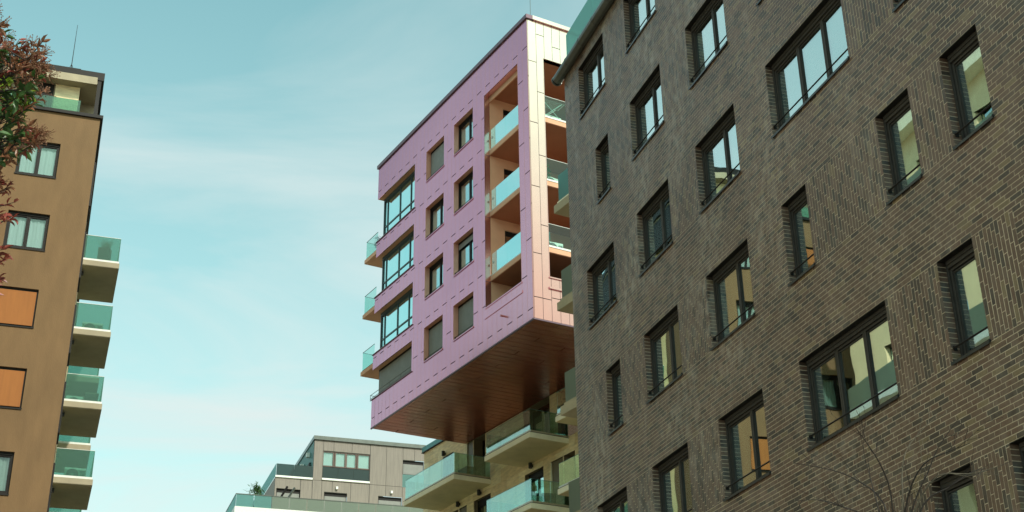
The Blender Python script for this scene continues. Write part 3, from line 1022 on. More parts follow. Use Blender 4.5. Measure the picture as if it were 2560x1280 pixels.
for i, z in enumerate(fl[1:]):
    s_ = MB(FP); s_.box(S0 + .24, LS, N0 + .22, LN + 2.5, z - .24, z - .02)
    so_ = s_.build('loggia_slab', peach, PK)
    u = MB(FP); u.box(S0 + .25, LS, N0 + .23, N0 + .28, z - .02, z + .03); u.box(S0 + .22, S0 + .27, RF[0], LN + 2.4, z - .02, z + .06)
    u.build('upstand', white_paint, so_)
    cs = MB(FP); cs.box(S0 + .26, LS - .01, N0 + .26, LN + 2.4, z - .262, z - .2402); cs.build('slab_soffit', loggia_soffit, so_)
    for a, b in ((41.9, 43.2), (43.21, 44.5)):
        gl = MB(FP); gl.box(a, b, N0 + .25, N0 + .265, z + .0, z + .98); gl.build('railing_glass', teal_glass, so_)
    gl = MB(FP); gl.box(S0 + .24, S0 + .255, RF[0] + .02, LN + 2.3, z + .02, z + 1.02); gl.build('railing_glass', side_glass, so_)
    te = MB(FP); te.box(S0 + .235, S0 + .26, RF[0] + .02, LN + 2.3, z + 1.02, z + 1.035); te.build('glass_edge', white_paint, so_)
    clip = MB(FP); clip.box(44.36, 44.44, N0 + .225, N0 + .275, z + .52, z + .60); clip.build('glass_clip', white_paint, so_)
for i, (a, b, c, d_) in enumerate(doors):
    dr = MB(FP)
    dr.box(LS + .06, LS + .12, a, a + .06, c, d_); dr.box(LS + .06, LS + .12, b - .06, b, c, d_); dr.box(LS + .06, LS + .12, a, b, d_ - .22, d_)
    do = dr.build('balcony_door', dark_metal, PK)
    gl = MB(FP); gl.box(LS + .08, LS + .09, a + .06, b - .06, c, d_ - .22); gl.build('pane', win_glass, do)
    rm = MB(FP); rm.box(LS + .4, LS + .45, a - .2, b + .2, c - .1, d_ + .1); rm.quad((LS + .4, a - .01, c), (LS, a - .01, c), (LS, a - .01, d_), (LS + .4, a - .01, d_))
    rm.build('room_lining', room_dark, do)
# lamps on loggia ceilings
for z in (fl[1], fl[2], fl[3]):
    lm = MB(FP); lm.tube((44.2, 26.6, z - .50), (44.2, 26.6, z - .262), .10, 12); lm.build('ceiling_lamp', black_plastic, PK)
# spout
sp_ = MB(FP); sp_.tube((43.1, N0 - .22, 23.02), (43.1, N0, 23.02), .045, 10); sp_.build('overflow_spout', pearl, PK)
# underside planks (run away from the facade)
k = 0
nt = 0
sseam = [S0 + .02 + .401 * i for i in range(38)]
for i in range(len(sseam) - 1):
    a, b = sseam[i] + .016, min(sseam[i + 1] - .016, S1 - .02)
    if b - a < .05: continue
    off = (i % 4) * 1.45
    cuts = [N0 + .03] + [N0 + off + 1.2 + 4.0 * j for j in range(4)] + [NB]
    cuts = sorted(c for c in cuts if c <= NB)
    for n0_, n1_ in zip(cuts[:-1], cuts[1:]):
        if n0_ > 33: continue
        n1c = min(n1_, 34.0)
        mb = MB(FP); tz = rnd.uniform(-.003, .003)
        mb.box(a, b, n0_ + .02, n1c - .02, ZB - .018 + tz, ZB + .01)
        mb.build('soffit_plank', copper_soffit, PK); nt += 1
sb = MB(FP); sb.quad((S0 + .03, N0 + .03, ZB + .012), (S1 - .02, N0 + .03, ZB + .012), (S1 - .02, NB, ZB + .012), (S0 + .03, NB, ZB + .012))
sb.build('soffit_backing', black_plastic, PK)
lr_ = MB(FP)
lr_.tube((41.2, 25.4, ZT + .1), (41.2, 25.4, ZT + 3.3), .012, 6); lr_.build('lightning_rod', grey_metal, PK)

# ------------------------------------------------------------------ beige stone building under the pink block
FE = Frame(-30.5, 50.0, 30.0)
BE = root('beige_stone_apartment_building', FE, 'beige stone apartment block with glass fronted balconies directly below the pink overhang', 'apartment building')
NE = 30.0
be_holes = []
fls = [22.05 - ST * k for k in range(4)]      # heads
ops = []    # s0,s1,head,height,type
for k, hd in enumerate(fls):
    if k == 0:
        L_ = [(47.9, 50.18, hd, 2.3, 'dark'), (53.70, 54.86, hd, 2.3, 'dark'), (54.92, 55.55, hd, 2.3, 'panel'), (56.9, 58.05, hd, 2.3, 'door'),
              (44.6, 47.3, hd, 2.3, 'door')]
    else:
        L_ = [(48.55, 50.13, hd, 2.3, 'door'), (46.95, 47.95, hd, 2.3, 'panel'), (46.0, 46.9, hd, 2.3, 'dark'), (53.22, 54.83, hd, 2.3, 'door'),
              (55.55, 56.35, hd, 2.3, 'panel'), (56.4, 57.6, hd, 2.3, 'dark'), (42.5, 44.4, hd, 2.3, 'door')]
    ops += L_
    be_holes += [(o[0], o[1], o[2] - o[3], o[2]) for o in L_]
wl_ = MB(FE)
NEB = 40.0
zt_main = 22.9
for (a, b, c, d_) in grid_cells(36.0, 60.15, 0, zt_main, be_holes):
    wl_.quad((a, NE + .035, c), (b, NE + .035, c), (b, NE + .035, d_), (a, NE + .035, d_))
wl_.quad((60.15, NE + .035, 0), (60.15, NEB, 0), (60.15, NEB, zt_main), (60.15, NE + .035, zt_main))
wl_.quad((36, NE + .035, 0), (36, NEB, 0), (36, NEB, zt_main), (36, NE + .035, zt_main))
wl_.quad((36, NE + .035, zt_main), (60.15, NE + .035, zt_main), (60.15, NEB, zt_main), (36, NEB, zt_main))
wl_.quad((36, NEB, 0), (60.15, NEB, 0), (60.15, NEB, zt_main), (36, NEB, zt_main))
for (a, b, c, d_) in be_holes:
    wl_.quad((b, NE, c), (b, NE + .5, c), (b, NE + .5, d_), (b, NE, d_)); wl_.quad((a, NE, c), (a, NE + .5, c), (a, NE + .5, d_), (a, NE, d_))
    wl_.quad((a, NE, d_), (b, NE, d_), (b, NE + .5, d_), (a, NE + .5, d_))
wl_.build('wall', stone_gap, BE)
# stone slabs
nst = 0
zrow = 22.88
r = 0
while zrow > 14.6:
    z1 = zrow; z0 = zrow - .60
    s = 60.15 - (r % 2) * .52
    edges = [60.15] + [s - i * 1.05 for i in range(30)]
    edges = sorted({round(x, 3) for x in edges if 43.4 < x <= 60.15})
    for a, b in zip(edges[:-1], edges[1:]):
        zz1 = z1
        if b <= S1 + .2 and zz1 > ZB - .06: zz1 = ZB - .06
        if zz1 - z0 < .05: continue
        cells = [c for c in grid_cells(a + .004, b - .004, z0 + .004, zz1 - .004, be_holes) if c[1] - c[0] > .02 and c[3] - c[2] > .02]
        if not cells: continue
        for gq in connected(cells):
            mb = MB(FE); jt = rnd.uniform(0, .006)
            for c in gq: mb.box(c[0], c[1], NE - jt, NE + .03, c[2], c[3])
            mb.build('stone_panel', stone_mats[rnd.randrange(4)], BE); nst += 1
    zrow -= .60; r += 1
cpg = MB(FE); cpg.box(55.9, 60.25, NE - .08, NE + .4, 22.9, 23.16); cpg.build('roof_coping', frost_teal, BE)
cpg = MB(FE); cpg.box(55.9, 60.27, NE - .10, NE + .42, 22.86, 22.9); cpg.build('coping_edge', dark_metal, BE)
for (a, b, hd, hh, ty) in ops:
    if ty == 'panel':
        mb = MB(FE); mb.box(a + .02, b - .02, NE + .05, NE + .10, hd - hh, hd - .02)
        po = mb.build('shutter', olive_shutter, BE)
        mb = MB(FE); mb.box(b - .03, b - .005, NE - .01, NE + .1, hd - hh, hd - .02); mb.build('shutter_edge', slab_white, po)
    elif ty == 'dark':
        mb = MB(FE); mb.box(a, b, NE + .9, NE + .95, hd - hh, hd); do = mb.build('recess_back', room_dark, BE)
        mb = MB(FE); mb.box(a + .05, b - .05, NE + .55, NE + .565, hd - hh, hd - .3); mb.build('pane', win_glass, do)
    else:
        make_window(BE, FE.p(a, NE, hd - hh), b - a, hh, (1, 1), dark_metal, win_glass, header=.26, depth=.2, rail=False, sill=False,
                    curtains=((.5, .95, sheer),), seedv=int(a * 10), name='balcony_door')
for s, z in ((49.43, 19.41), (54.13, 19.39), (56.23, 19.36), (57.76, 22.3), (44.9, 19.4)):
    mb = MB(FE); mb.tube((s, NE - .13, z - .26), (s, NE - .13, z - .02), .085, 12); mb.box(s - .04, s + .04, NE - .06, NE, z - .2, z - .08)
    mb.build('wall_lamp', black_plastic, BE)


def beige_balcony(s0, s1, zb, np_=28.05):
    s_ = MB(FE); s_.box(s0, s1, np_, NE - .005, zb, zb + .22)
    so_ = s_.build('balcony', slab_white, BE)
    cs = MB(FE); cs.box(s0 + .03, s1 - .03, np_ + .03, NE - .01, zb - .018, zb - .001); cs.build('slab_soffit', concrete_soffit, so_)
    dp = MB(FE); dp.box(s0 - .012, s1 + .012, np_ - .012, np_ + .03, zb + .22, zb + .235); dp.box(s0 - .012, s0 + .03, np_ + .03, NE - .01, zb + .22, zb + .235)
    dp.build('drip_edge', dark_metal, so_)
    u = MB(FE); u.box(s0 + .03, s1 - .03, np_ + .04, np_ + .09, zb + .236, zb + .33); u.build('upstand', white_paint, so_)
    u = MB(FE); u.box(s0 + .04, s0 + .09, np_ + .10, NE - .02, zb + .236, zb + .33); u.build('upstand', slab_khaki, so_)
    n = max(2, round((s1 - s0) / 1.25)); w = (s1 - s0 - .12) / n
    for i in range(n):
        gl = MB(FE); gl.box(s0 + .06 + i * w + .006, s0 + .06 + (i + 1) * w - .006, np_ + .055, np_ + .07, zb + .30, zb + 1.25)
        gl.build('railing_glass', rail_glass, so_)
    for a, b in ((np_ + .08, np_ + .98), (np_ + .99, NE - .03)):
        gl = MB(FE); gl.box(s0 + .055, s0 + .07, a, b, zb + .30, zb + 1.25)
        gl.build('railing_glass', rail_glass, so_)
    gl = MB(FE); gl.box(s1 - .07, s1 - .055, np_ + .08, NE - .03, zb + .30, zb + 1.25); gl.build('railing_glass', rail_glass, so_)
    te = MB(FE); te.box(s0 + .05, s1 - .05, np_ + .052, np_ + .073, zb + 1.25, zb + 1.262); te.box(s0 + .052, s0 + .073, np_ + .073, NE - .03, zb + 1.25, zb + 1.262)
    te.build('glass_edge', frost_teal, so_)
    return so_


for s0, s1, zb in ((46.42, 50.30, 19.44), (53.18, 58.40, 19.43), (46.42, 50.30, 16.42), (53.18, 58.4, 16.41), (39.5, 44.37, 19.46), (39.5, 44.37, 16.44)):
    beige_balcony(s0, s1, zb)

# ------------------------------------------------------------------ brown tower on the left
FW = Frame(-19.2, 47.0, -6.0)
BW = root('brown_apartment_tower', FW, 'tall brown rendered apartment tower at the left edge with a stack of green glass balconies', 'apartment building')
SF = 47.0
NR = -.20
heads_b = [27.81 - 3.0 * k for k in range(9)]
bh = []
for col_n in (-2.92, -6.6, -10.2):
    for hd in heads_b: bh.append((col_n, col_n + 1.44, hd - 1.48, hd))
bw = MB(FW)
ZW = 29.12
NL = -13.5
for (a, b, c, d_) in grid_cells(NL, NR, 0, ZW, bh):
    bw.quad((SF, a, c), (SF, b, c), (SF, b, d_), (SF, a, d_))
for (a, b, c, d_) in bh:
    bw.quad((SF, a, c), (SF + .22, a, c), (SF + .22, a, d_), (SF, a, d_)); bw.quad((SF, b, c), (SF + .22, b, c), (SF + .22, b, d_), (SF, b, d_))
    bw.quad((SF, a, d_), (SF, b, d_), (SF + .22, b, d_), (SF + .22, a, d_)); bw.quad((SF, a, c), (SF, b, c), (SF + .22, b, c), (SF + .22, a, c))
bw.quad((SF, NR, 0), (SF + 4.6, NR, 0), (SF + 4.6, NR, ZW), (SF, NR, ZW))
bw.quad((SF, NL, 0), (SF + 24, NL, 0), (SF + 24, NL, ZW), (SF, NL, ZW))
bw.quad((SF + 24, NL, 0), (SF + 24, NR, 0), (SF + 24, NR, ZW), (SF + 24, NL, ZW))
bw.quad((SF, NL, ZW), (SF + 24, NL, ZW), (SF + 24, NR, ZW), (SF, NR, ZW))
bw.build('front_wall', brown_render, BW)
# side wall (seen in the window reflections): cream, with door openings dark
sw = MB(FW)
sd = []
for hd in heads_b:
    for s in (SF + 5.6, SF + 11.2, SF + 16.5): sd.append((s, s + 2.0, hd - 2.35, hd - .05))
for (a, b, c, d_) in grid_cells(SF + 4.6, SF + 24, 0, ZW, sd):
    sw.quad((a, NR - .03, c), (b, NR - .03, c), (b, NR - .03, d_), (a, NR - .03, d_))
sw.build('side_wall', cream_side, BW)
for (a, b, c, d_) in sd:
    m_ = MB(FW); m_.box(a, b, NR - .22, NR - .18, c, d_); do = m_.build('balcony_door', dark_metal, BW)
    m_ = MB(FW); m_.box(a + .08, b - .08, NR - .178, NR - .17, c + .08, d_ - .1); m_.build('pane', win_glass, do)
# windows of the front: turn the generic window to face -s


def front_window(root_, fr, s, n0, n1, z0, z1, frame_mat, kind_):
    w, h = n1 - n0, z1 - z0
    hold = bpy.data.objects
    fo = make_window(root_, (0, 0, 0), w, h, (1, 1), frame_mat, clear_glass, header=.09, depth=.10, rail=False, sill=True, lip=.03, sill_mat=dark_metal,
                     blind=(orange_blind, 1) if kind_ == 'orange' else ((grey_blind, 1) if kind_ == 'grey' else None),
                     curtains=((.0, 1.0, white_curtain),) if kind_ in ('curtain',) else ((.1, .6, sheer),), seedv=int(z0 * 3), cgap=.06)
    fo.location = fr.p(s, n1, z0)
    fo.rotation_euler = (0, 0, PI / 2)
    return fo


for ci, col_n in enumerate((-2.92, -6.6, -10.2)):
    for ri, hd in enumerate(heads_b):
        kd = ('curtain', 'curtain', 'orange', 'orange', 'open', 'curtain', 'orange', 'open', 'open')[(ri + ci * 2) % 9 if ci else ri]
        # generic window's +x must run along +n, its outside towards -s
        fo = front_window(BW, FW, SF, col_n, col_n + 1.44, hd - 1.48, hd, dark_metal, kd)
        if kd == 'orange':
            for ch in fo.children:
                if ch.name.startswith('blind'): ch.location.y += .02
cpb = MB(FW)
cpb.box(SF - .10, SF + .3, NL - .1, NR + .10, ZW + .0, ZW + .13)
cpb.box(SF + .3, SF + 24, NR - .25, NR + .10, ZW + .001, ZW + .131)
cpb.build('parapet_coping', dark_metal, BW)
# recessed top storey
top = MB(FW)
top.box(SF + .25, SF + 22, NL, NR - .05, 31.0, 31.35)
top.build('roof_slab', dark_metal, BW)
fs = MB(FW); fs.box(SF + .23, SF + .26, NL, NR - .30, 30.78, 31.10); fs.build('roof_fascia', brown_slab, BW)
ts = MB(FW); ts.box(SF + .3, SF + 21.8, NL + .2, NR - .15, 30.85, 30.99); ts.build('terrace_soffit', brown_soffit, BW)
tc = MB(FW); tc.box(SF + .28, SF + .45, NR - .28, NR - .14, 29.2, 31.0); tc.box(SF + 3.0, SF + 20, NR - .3, NR - .15, 29.2, 30.9); tc.build('corner_post', dark_metal, BW)
tw = MB(FW)
tw.box(SF + .8, SF + 20, NL + .5, -1.10, 29.12, 30.85)
tw.box(SF + 2.0, SF + 2.2, -1.10, -.35, 29.12, 30.85)
two = tw.build('terrace_wall', brown_slab, BW)
for i in range(3):
    pz = MB(FW); pz.box(SF + .76, SF + .80, -2.0, -1.10, 29.2 + i * .55, 29.74 + i * .55); pz.build('stone_panel', stone_mats[i % 4], BW)
dd = MB(FW); dd.box(SF + .74, SF + .80, -2.9, -2.05, 29.2, 30.8); dd.build('terrace_door', dark_metal, BW)
for i in range(4):
    gl = MB(FW); gl.box(SF + .35, SF + .365, -1.55 - 1.6 * (i + 1) + .01 + .55, -1.0 - 1.6 * i, 29.3, 30.02); gl.build('railing_glass', frost_green, BW)
ph = MB(FW); ph.box(SF + 3.0, SF + 8, -8, -1.30, 31.35, 32.95); ph.build('plant_room', dark_metal, BW)
ph = MB(FW); ph.box(SF + 2.9, SF + 8.1, -8.1, -1.22, 32.95, 33.05); ph.build('plant_room_roof', dark_metal, BW)
for n_ in np.arange(-7.5, -1.3, .5):
    pr = MB(FW); pr.box(SF + 2.96, SF + 3.0, n_, n_ + .04, 31.4, 32.9); pr.build('plant_room_rib', grey_metal, BW)
rod = MB(FW); rod.tube((SF + 3.2, -1.62, 33.05), (SF + 3.2, -1.62, 35.35), .018, 6, .008)
for an in range(3): rod.tube((SF + 3.2 + .13 * math.cos(an * 2.1), -1.62 + .13 * math.sin(an * 2.1), 33.05), (SF + 3.2, -1.62, 33.4), .012, 5)
rod.build('lightning_rod', dark_metal, BW)
AC_SPOTS = []
for col_s, nw, first in ((52.0, 1.27, 0), (57.4, 1.15, 0)):
    for k in range(6):
        zt = 25.50 - 3.0 * k
        if col_s > 55 and k == 0: continue
        b_ = MB(FW); b_.box(col_s, col_s + 3.6, NR + .005, nw, zt - .22, zt)
        bo = b_.build('balcony', brown_slab, BW)
        cs = MB(FW); cs.box(col_s + .02, col_s + 3.58, NR + .02, nw - .02, zt - .24, zt - .221); cs.build('slab_soffit', brown_soffit, bo)
        u = MB(FW); u.box(col_s + .03, col_s + .09, NR + .03, nw - .03, zt + .001, zt + .09); u.box(col_s + .09, col_s + 3.5, nw - .09, nw - .04, zt + .001, zt + .09)
        u.build('upstand', white_paint, bo)
        gl = MB(FW); gl.box(col_s + .05, col_s + .065, NR + .03, nw - .05, zt + .06, zt + 1.12); gl.build('railing_glass', frost_green, bo)
        gl = MB(FW); gl.box(col_s + .07, col_s + 3.5, nw - .065, nw - .05, zt + .06, zt + 1.12); gl.build('railing_glass', frost_green, bo)
        te = MB(FW); te.box(col_s + .045, col_s + .07, NR + .03, nw - .045, zt + 1.12, zt + 1.135); te.build('glass_edge', white_paint, bo)
        lm = MB(FW); lm.box(col_s + .5, col_s + .62, NR + .01, NR + .14, zt - .45, zt - .30); lm.build('wall_lamp', black_plastic, bo)
# shutters at the side, seen edge on
for k in range(7):
    m_ = MB(FW); m_.box(SF + 1.2, SF + 2.6, NR - .02, NR + .06, 26.0 - 3.0 * k, 27.9 - 3.0 * k); m_.build('sliding_shutter', dark_metal, BW)

# ------------------------------------------------------------------ cream building across the street (fills the window reflections)
FC = Frame(-18.37, 34.0, -5.6)
CR = root('cream_apartment_building', FC, 'cream apartment block across the street whose facade shows in the brick building windows', 'apartment building')
ch_ = []
for z in (3.2, 6.4, 9.6, 12.8, 16.0, 19.2, 22.4, 25.4):
    for s in (25.5, 29.2, 32.9, 36.6, 40.3): ch_.append((s, s + 1.5, z, z + 1.8))
cw = MB(FC)
HC = 29.0
for (a, b, c, d_) in grid_cells(24, 44.2, 0, HC, ch_): cw.quad((a, -5.6, c), (b, -5.6, c), (b, -5.6, d_), (a, -5.6, d_))
for (a, b, c, d_) in ch_:
    cw.quad((a, -5.6, c), (a, -5.85, c), (a, -5.85, d_), (a, -5.6, d_)); cw.quad((b, -5.6, c), (b, -5.85, c), (b, -5.85, d_), (b, -5.6, d_))
cw.quad((24, -5.6, 0), (24, -17, 0), (24, -17, HC), (24, -5.6, HC)); cw.quad((44.2, -5.6, 0), (44.2, -17, 0), (44.2, -17, HC), (44.2, -5.6, HC))
cw.quad((24, -5.6, HC), (44.2, -5.6, HC), (44.2, -17, HC), (24, -17, HC)); cw.quad((24, -17, 0), (44.2, -17, 0), (44.2, -17, HC), (24, -17, HC))
cw.build('wall', cream, CR)
cc = MB(FC); cc.box(23.8, 44.4, -5.8, -5.0, HC - .5, HC + .2); cc.build('cornice', slab_white, CR)
for z in (9.0, 15.4, 18.6, 24.8):
    b_ = MB(FC); b_.box(25, 43.5, -5.58, -4.7, z, z + .28); bo = b_.build('balcony', white_paint, CR)
    g_ = MB(FC); g_.box(25, 43.5, -4.74, -4.72, z + .28, z + 1.2); g_.build('railing_glass', frost_grey, bo)
for (a, b, c, d_) in ch_:
    m_ = MB(FC); m_.box(a, b, -5.85, -5.8, c, d_); wo = m_.build('window', dark_metal, CR)
    m_ = MB(FC); m_.box(a + .08, b - .08, -5.79, -5.78, c + .08, d_ - .08); m_.build('pane', win_glass, wo)

# ------------------------------------------------------------------ far grey brown building
FR = Frame(-19.2, 93.0, 21.0)
GB = root('grey_terraced_apartment_building', FR, 'distant grey brown panelled building with stepped glass terraces at the bottom centre', 'apartment building')
q = .93


def zq(z): return 1.6 + (z - 1.6) * q


SG = 93.0
zr = zq(34.71)
far_h = [(19.14 * q, 22.82 * q, zq(31.62), zq(33.9)), (25.46 * q, 27.2 * q, zq(31.5), zq(33.7)),
         (15.70 * q, 17.53 * q, zq(28.3), zq(30.66)), (19.34 * q, 21.13 * q, zq(28.3), zq(30.66)), (23.56 * q, 25.46 * q, zq(28.3), zq(30.66))]
vse = [15.56, 17.5, 18.42, 19.14, 19.95, 21.39, 22.85, 24.14, 25.47, 26.41, 27.25]
zse = [zq(28), zq(31.0) + .5, zq(34.71)]
up_hole = far_h + [(15.0 * q, 18.40 * q, zq(31.56), zq(36))]
npf = 0
for i in range(len(vse) - 1):
    for (z0, z1) in ((zq(28.0), zq(31.50)), (zq(31.50), zr)):
        cells = [c for c in grid_cells(vse[i] * q + .012, vse[i + 1] * q - .012, z0 + .012, z1 - .012, up_hole) if c[1] - c[0] > .03 and c[3] - c[2] > .03]
        if not cells: continue
        for gq in connected(cells):
            mb = MB(FR)
            for c in gq: mb.box(SG - .03, SG, c[0], c[1], c[2], c[3])
            mb.build('facade_panel', far_clad, GB)
bk = MB(FR)
for (a, b, c, d_) in grid_cells(15.56 * q, 27.25 * q, 0, zr, up_hole):
    bk.quad((SG + .005, a, c), (SG + .005, b, c), (SG + .005, b, d_), (SG + .005, a, d_))
bk.build('wall', black_plastic, GB)
sdw = MB(FR)
sdw.box(SG + .01, SG + 14, 18.42 * q, 18.42 * q + .05, zq(31.5), zr)
sdw.build('glazed_side', frost_teal, GB)
sdw = MB(FR); sdw.box(SG + .01, SG + 20, 15.56 * q, 15.56 * q + .05, zq(26), zq(31.5)); sdw.box(SG + .01, SG + 20, 15.6 * q + .06, 18.40 * q, zq(31.3), zq(31.5))
sdw.build('side_wall', far_clad, GB)
cpf = MB(FR); cpf.box(SG - .15, SG + 14, 18.35 * q, 27.3 * q, zr, zr + .28); cpf.build('roof_coping', grey_metal, GB)
mb = MB(FR); mb.box(SG + 3, SG + 4.2, 21.0 * q, 21.75 * q, zr + .28, zr + 1.0); mb.build('roof_vent', white_paint, GB)
# terrace on the upper level (left) and loggia rail (middle)
mb = MB(FR); mb.box(SG - .12, SG + .05, 15.56 * q, 18.40 * q, zq(31.50), zq(31.64)); mb.build('terrace_kerb', white_paint, GB)
for a, b in ((15.62, 16.95), (16.97, 18.36)):
    mb = MB(FR); mb.box(SG - .06, SG - .04, a * q, b * q, zq(31.64), zq(32.56)); mb.build('terrace_glass', smoked, GB)
mb = MB(FR); mb.box(SG, SG + 16, 15.58 * q, 15.60 * q, zq(31.64), zq(32.56)); mb.build('terrace_glass', frost_teal, GB)
mb = MB(FR); mb.box(SG - .12, SG + .2, 19.12 * q, 22.84 * q, zq(31.56), zq(31.70)); mb.build('terrace_kerb', white_paint, GB)
for a, b in ((19.16, 20.35), (20.37, 21.56), (21.58, 22.80)):
    mb = MB(FR); mb.box(SG + .02, SG + .04, a * q, b * q, zq(31.70), zq(32.62)); mb.build('terrace_glass', smoked, GB)
bb = MB(FR)
bb.box(SG + .5, SG + .55, 19.0 * q, 23.0 * q, zq(31.5), zq(33.95)); bb.build('loggia_back', room_dark, GB)
wb = plain('warm_brown_frame', (.09, .055, .04), .5, 0, .1)
for (a, b) in ((19.16, 19.95), (20.12, 20.88), (21.0, 21.72), (21.9, 22.80)):
    f_ = MB(FR)
    a_, b_ = a * q, b * q
    z0_, z1_ = zq(32.66), zq(33.88)
    f_.box(SG + .04, SG + .10, a_ - .06, a_ + .03, z0_, z1_); f_.box(SG + .04, SG + .10, b_ - .03, b_ + .06, z0_, z1_)
    f_.box(SG + .04, SG + .10, a_, b_, z0_, z0_ + .08); f_.box(SG + .04, SG + .10, a_, b_, z1_ - .08, z1_)
    fo = f_.build('window', wb, GB)
    g_ = MB(FR); g_.box(SG + .07, SG + .075, a_ + .03, b_ - .03, z0_ + .08, z1_ - .08); g_.build('pane', clear_glass, fo)
    g_ = MB(FR); g_.box(SG + .14, SG + .15, a_ + .03, b_ - .03, z0_ + .08, z1_ - .08); g_.build('curtain', white_curtain, fo)
for (a, b, c, d_) in far_h[1:]:
    f_ = MB(FR); f_.box(SG + .12, SG + .2, a, b, c, d_); fo = f_.build('window', dark_metal, GB)
    g_ = MB(FR); g_.box(SG + .09, SG + .115, a + .06, b - .06, c + (1.0 if a > 23.6 and c > 29 else .05), d_ - .28); g_.build('blind', grey_blind, fo)
    if c > 29:
        g_ = MB(FR); g_.box(SG + .0, SG + .02, a, b, c, c + .95); g_.build('terrace_glass', frost_teal, fo)
for n_, z_ in ((20.3, 31.0), (24.6, 31.0)):
    l_ = MB(FR); l_.box(SG - .2, SG - .03, n_ * q - .07, n_ * q + .07, zq(z_) - .1, zq(z_) + .08); l_.build('wall_lamp', white_paint, GB)
for i in range(2):
    l_ = MB(FR); l_.box(SG + 1.5 + i * 2.2, SG + 1.8 + i * 2.2, 18.42 * q - .25, 18.42 * q - .02, zq(33.8) - i * .2, zq(34.15) - i * .2); l_.build('wall_lamp', white_paint, GB)
l_ = MB(FR); l_.box(SG + 1.0, SG + 3.4, 18.3 * q, 18.42 * q - .01, zq(31.6), zq(33.2)); l_.build('terrace_door', dark_metal, GB)
# lower terrace in front
ST_ = 88.0
kq = ST_ / 100
zA = 1.6 + (29.98 - 1.6) * kq
zB = 1.6 + (29.05 - 1.6) * kq
mb = MB(FR); mb.box(ST_ + .08, ST_ + 5, 12.74 * kq, 27.5 * kq, zB - .5, zB - .1); mb.build('terrace_deck', slab_white, GB)
mb = MB(FR); mb.box(ST_ - .05, ST_ + .08, 12.70 * kq, 27.6 * kq, zB - 6.0, zB); mb.box(ST_ + .08, ST_ + 18, 12.70 * kq, 12.70 * kq + .13, zB - 6.0, zB)
mb.build('terrace_parapet', white_paint, GB)
xs = np.linspace(12.76, 27.4, 12)
for a, b in zip(xs[:-1], xs[1:]):
    mb = MB(FR); mb.box(ST_ + .0, ST_ + .02, a * kq + .02, b * kq - .02, zB, zA); mb.build('terrace_glass', frost_grey if a > 15.4 else frost_teal, GB)
mb = MB(FR); mb.box(ST_ + .02, ST_ + 18, 12.74 * kq, 12.74 * kq + .02, zB, zA); mb.build('terrace_glass', frost_teal, GB)
mb = MB(FR); mb.box(ST_ - .02, ST_ + .04, 12.72 * kq, 27.5 * kq, zA, zA + .05); mb.box(ST_ + .04, ST_ + 18, 12.72 * kq, 12.77 * kq, zA, zA + .05); mb.build('handrail', grey_metal, GB)
# body under the terrace so it stands on the ground
mb = MB(FR); mb.box(ST_ + .09, ST_ + 30, 13.0 * kq, 27.5 * kq, 0, zB - .5); mb.build('lower_storeys', far_clad, GB)


# ------------------------------------------------------------------ small things on balconies
def bevel_obj(o, w=.02):
    md = o.modifiers.new('bevel', 'BEVEL'); md.width = w; md.segments = 2
    return o


def make_ac(loc, rz, label):
    """outdoor unit, fan towards local +y, 0.8 wide, 0.55 high"""
    t = empty('air_conditioner', loc, rz, label, 'air conditioner', 'air conditioner units on the balconies')
    b = MB(); b.box(-.40, .40, -.15, .15, .06, .62); bevel_obj(b.build('casing', ac_white, t), .02)
    f = MB(); f.tube((.10, -.155, .34), (.10, -.17, .34), .23, 20); f.build('fan_recess', black_plastic, t)
    g_ = MB()
    for i in range(10):
        an = i * PI / 10
        c_, s__ = math.cos(an) * .22, math.sin(an) * .22
        g_.tube((.10 - c_, -.178, .34 - s__), (.10 + c_, -.178, .34 + s__), .004, 4)
    g_.build('fan_grille', ac_white, t)
    l_ = MB()
    for i in range(7): l_.box(-.36, -.18, -.158, -.15, .18 + i * .05, .20 + i * .05)
    l_.build('side_louvre', black_plastic, t)
    for x in (-.3, .3):
        ft = MB(); ft.box(x - .03, x + .03, -.17, .17, 0, .06); ft.build('foot', black_plastic, t)
    return t


def at_(fr, s, n, z): return tuple(fr.world(s, n, z))


faceS = FP.rot + PI / 2       # local +y turned to face -s (towards the camera)
make_ac(at_(FP, 41.9, 26.75, 31.53), faceS, 'white air conditioner unit behind the drying rack on the top copper loggia')
make_ac(at_(FP, 41.9, 26.62, 28.51), faceS + .1, 'white air conditioner unit beside the leafy plant on the middle loggia')
make_ac(at_(FP, 41.9, 26.62, 25.49), faceS - .1, 'white air conditioner unit next to a grey chair on the lowest loggia')
fB = FW.rot + PI / 2
for k, (sx, nx, what) in enumerate(((52.9, .55, 'blurred dark unit behind the second green glass balcony from the top of the brown tower'),
                                    (53.3, .30, 'louvred unit behind the third green glass balcony from the top of the brown tower'),
                                    (52.9, .60, 'squat unit behind the fourth green glass balcony from the top of the brown tower'))):
    o = make_ac(at_(FW, sx, nx, 22.5 - 3.0 * k), fB, what)
for k in range(1, 4):
    pass


def leaf_mesh(name, mat, ln=.08, wd=.028, curve=.015):
    v = [(0, 0, 0), (-wd * .5, ln * .35, .004), (0, ln * .4, -.006), (wd * .5, ln * .35, .004), (-wd * .38, ln * .7, -.002), (0, ln * .75, -.010 - curve * .4),
         (wd * .38, ln * .7, -.002), (0, ln, -.012 - curve)]
    f = [(0, 2, 1), (0, 3, 2), (1, 2, 5, 4), (2, 3, 6, 5), (4, 5, 7), (5, 6, 7)]
    me = bpy.data.meshes.new(name); me.from_pydata(v, [], f); me.materials.append(mat)
    for p in me.polygons: p.use_smooth = True
    me.update()
    return me


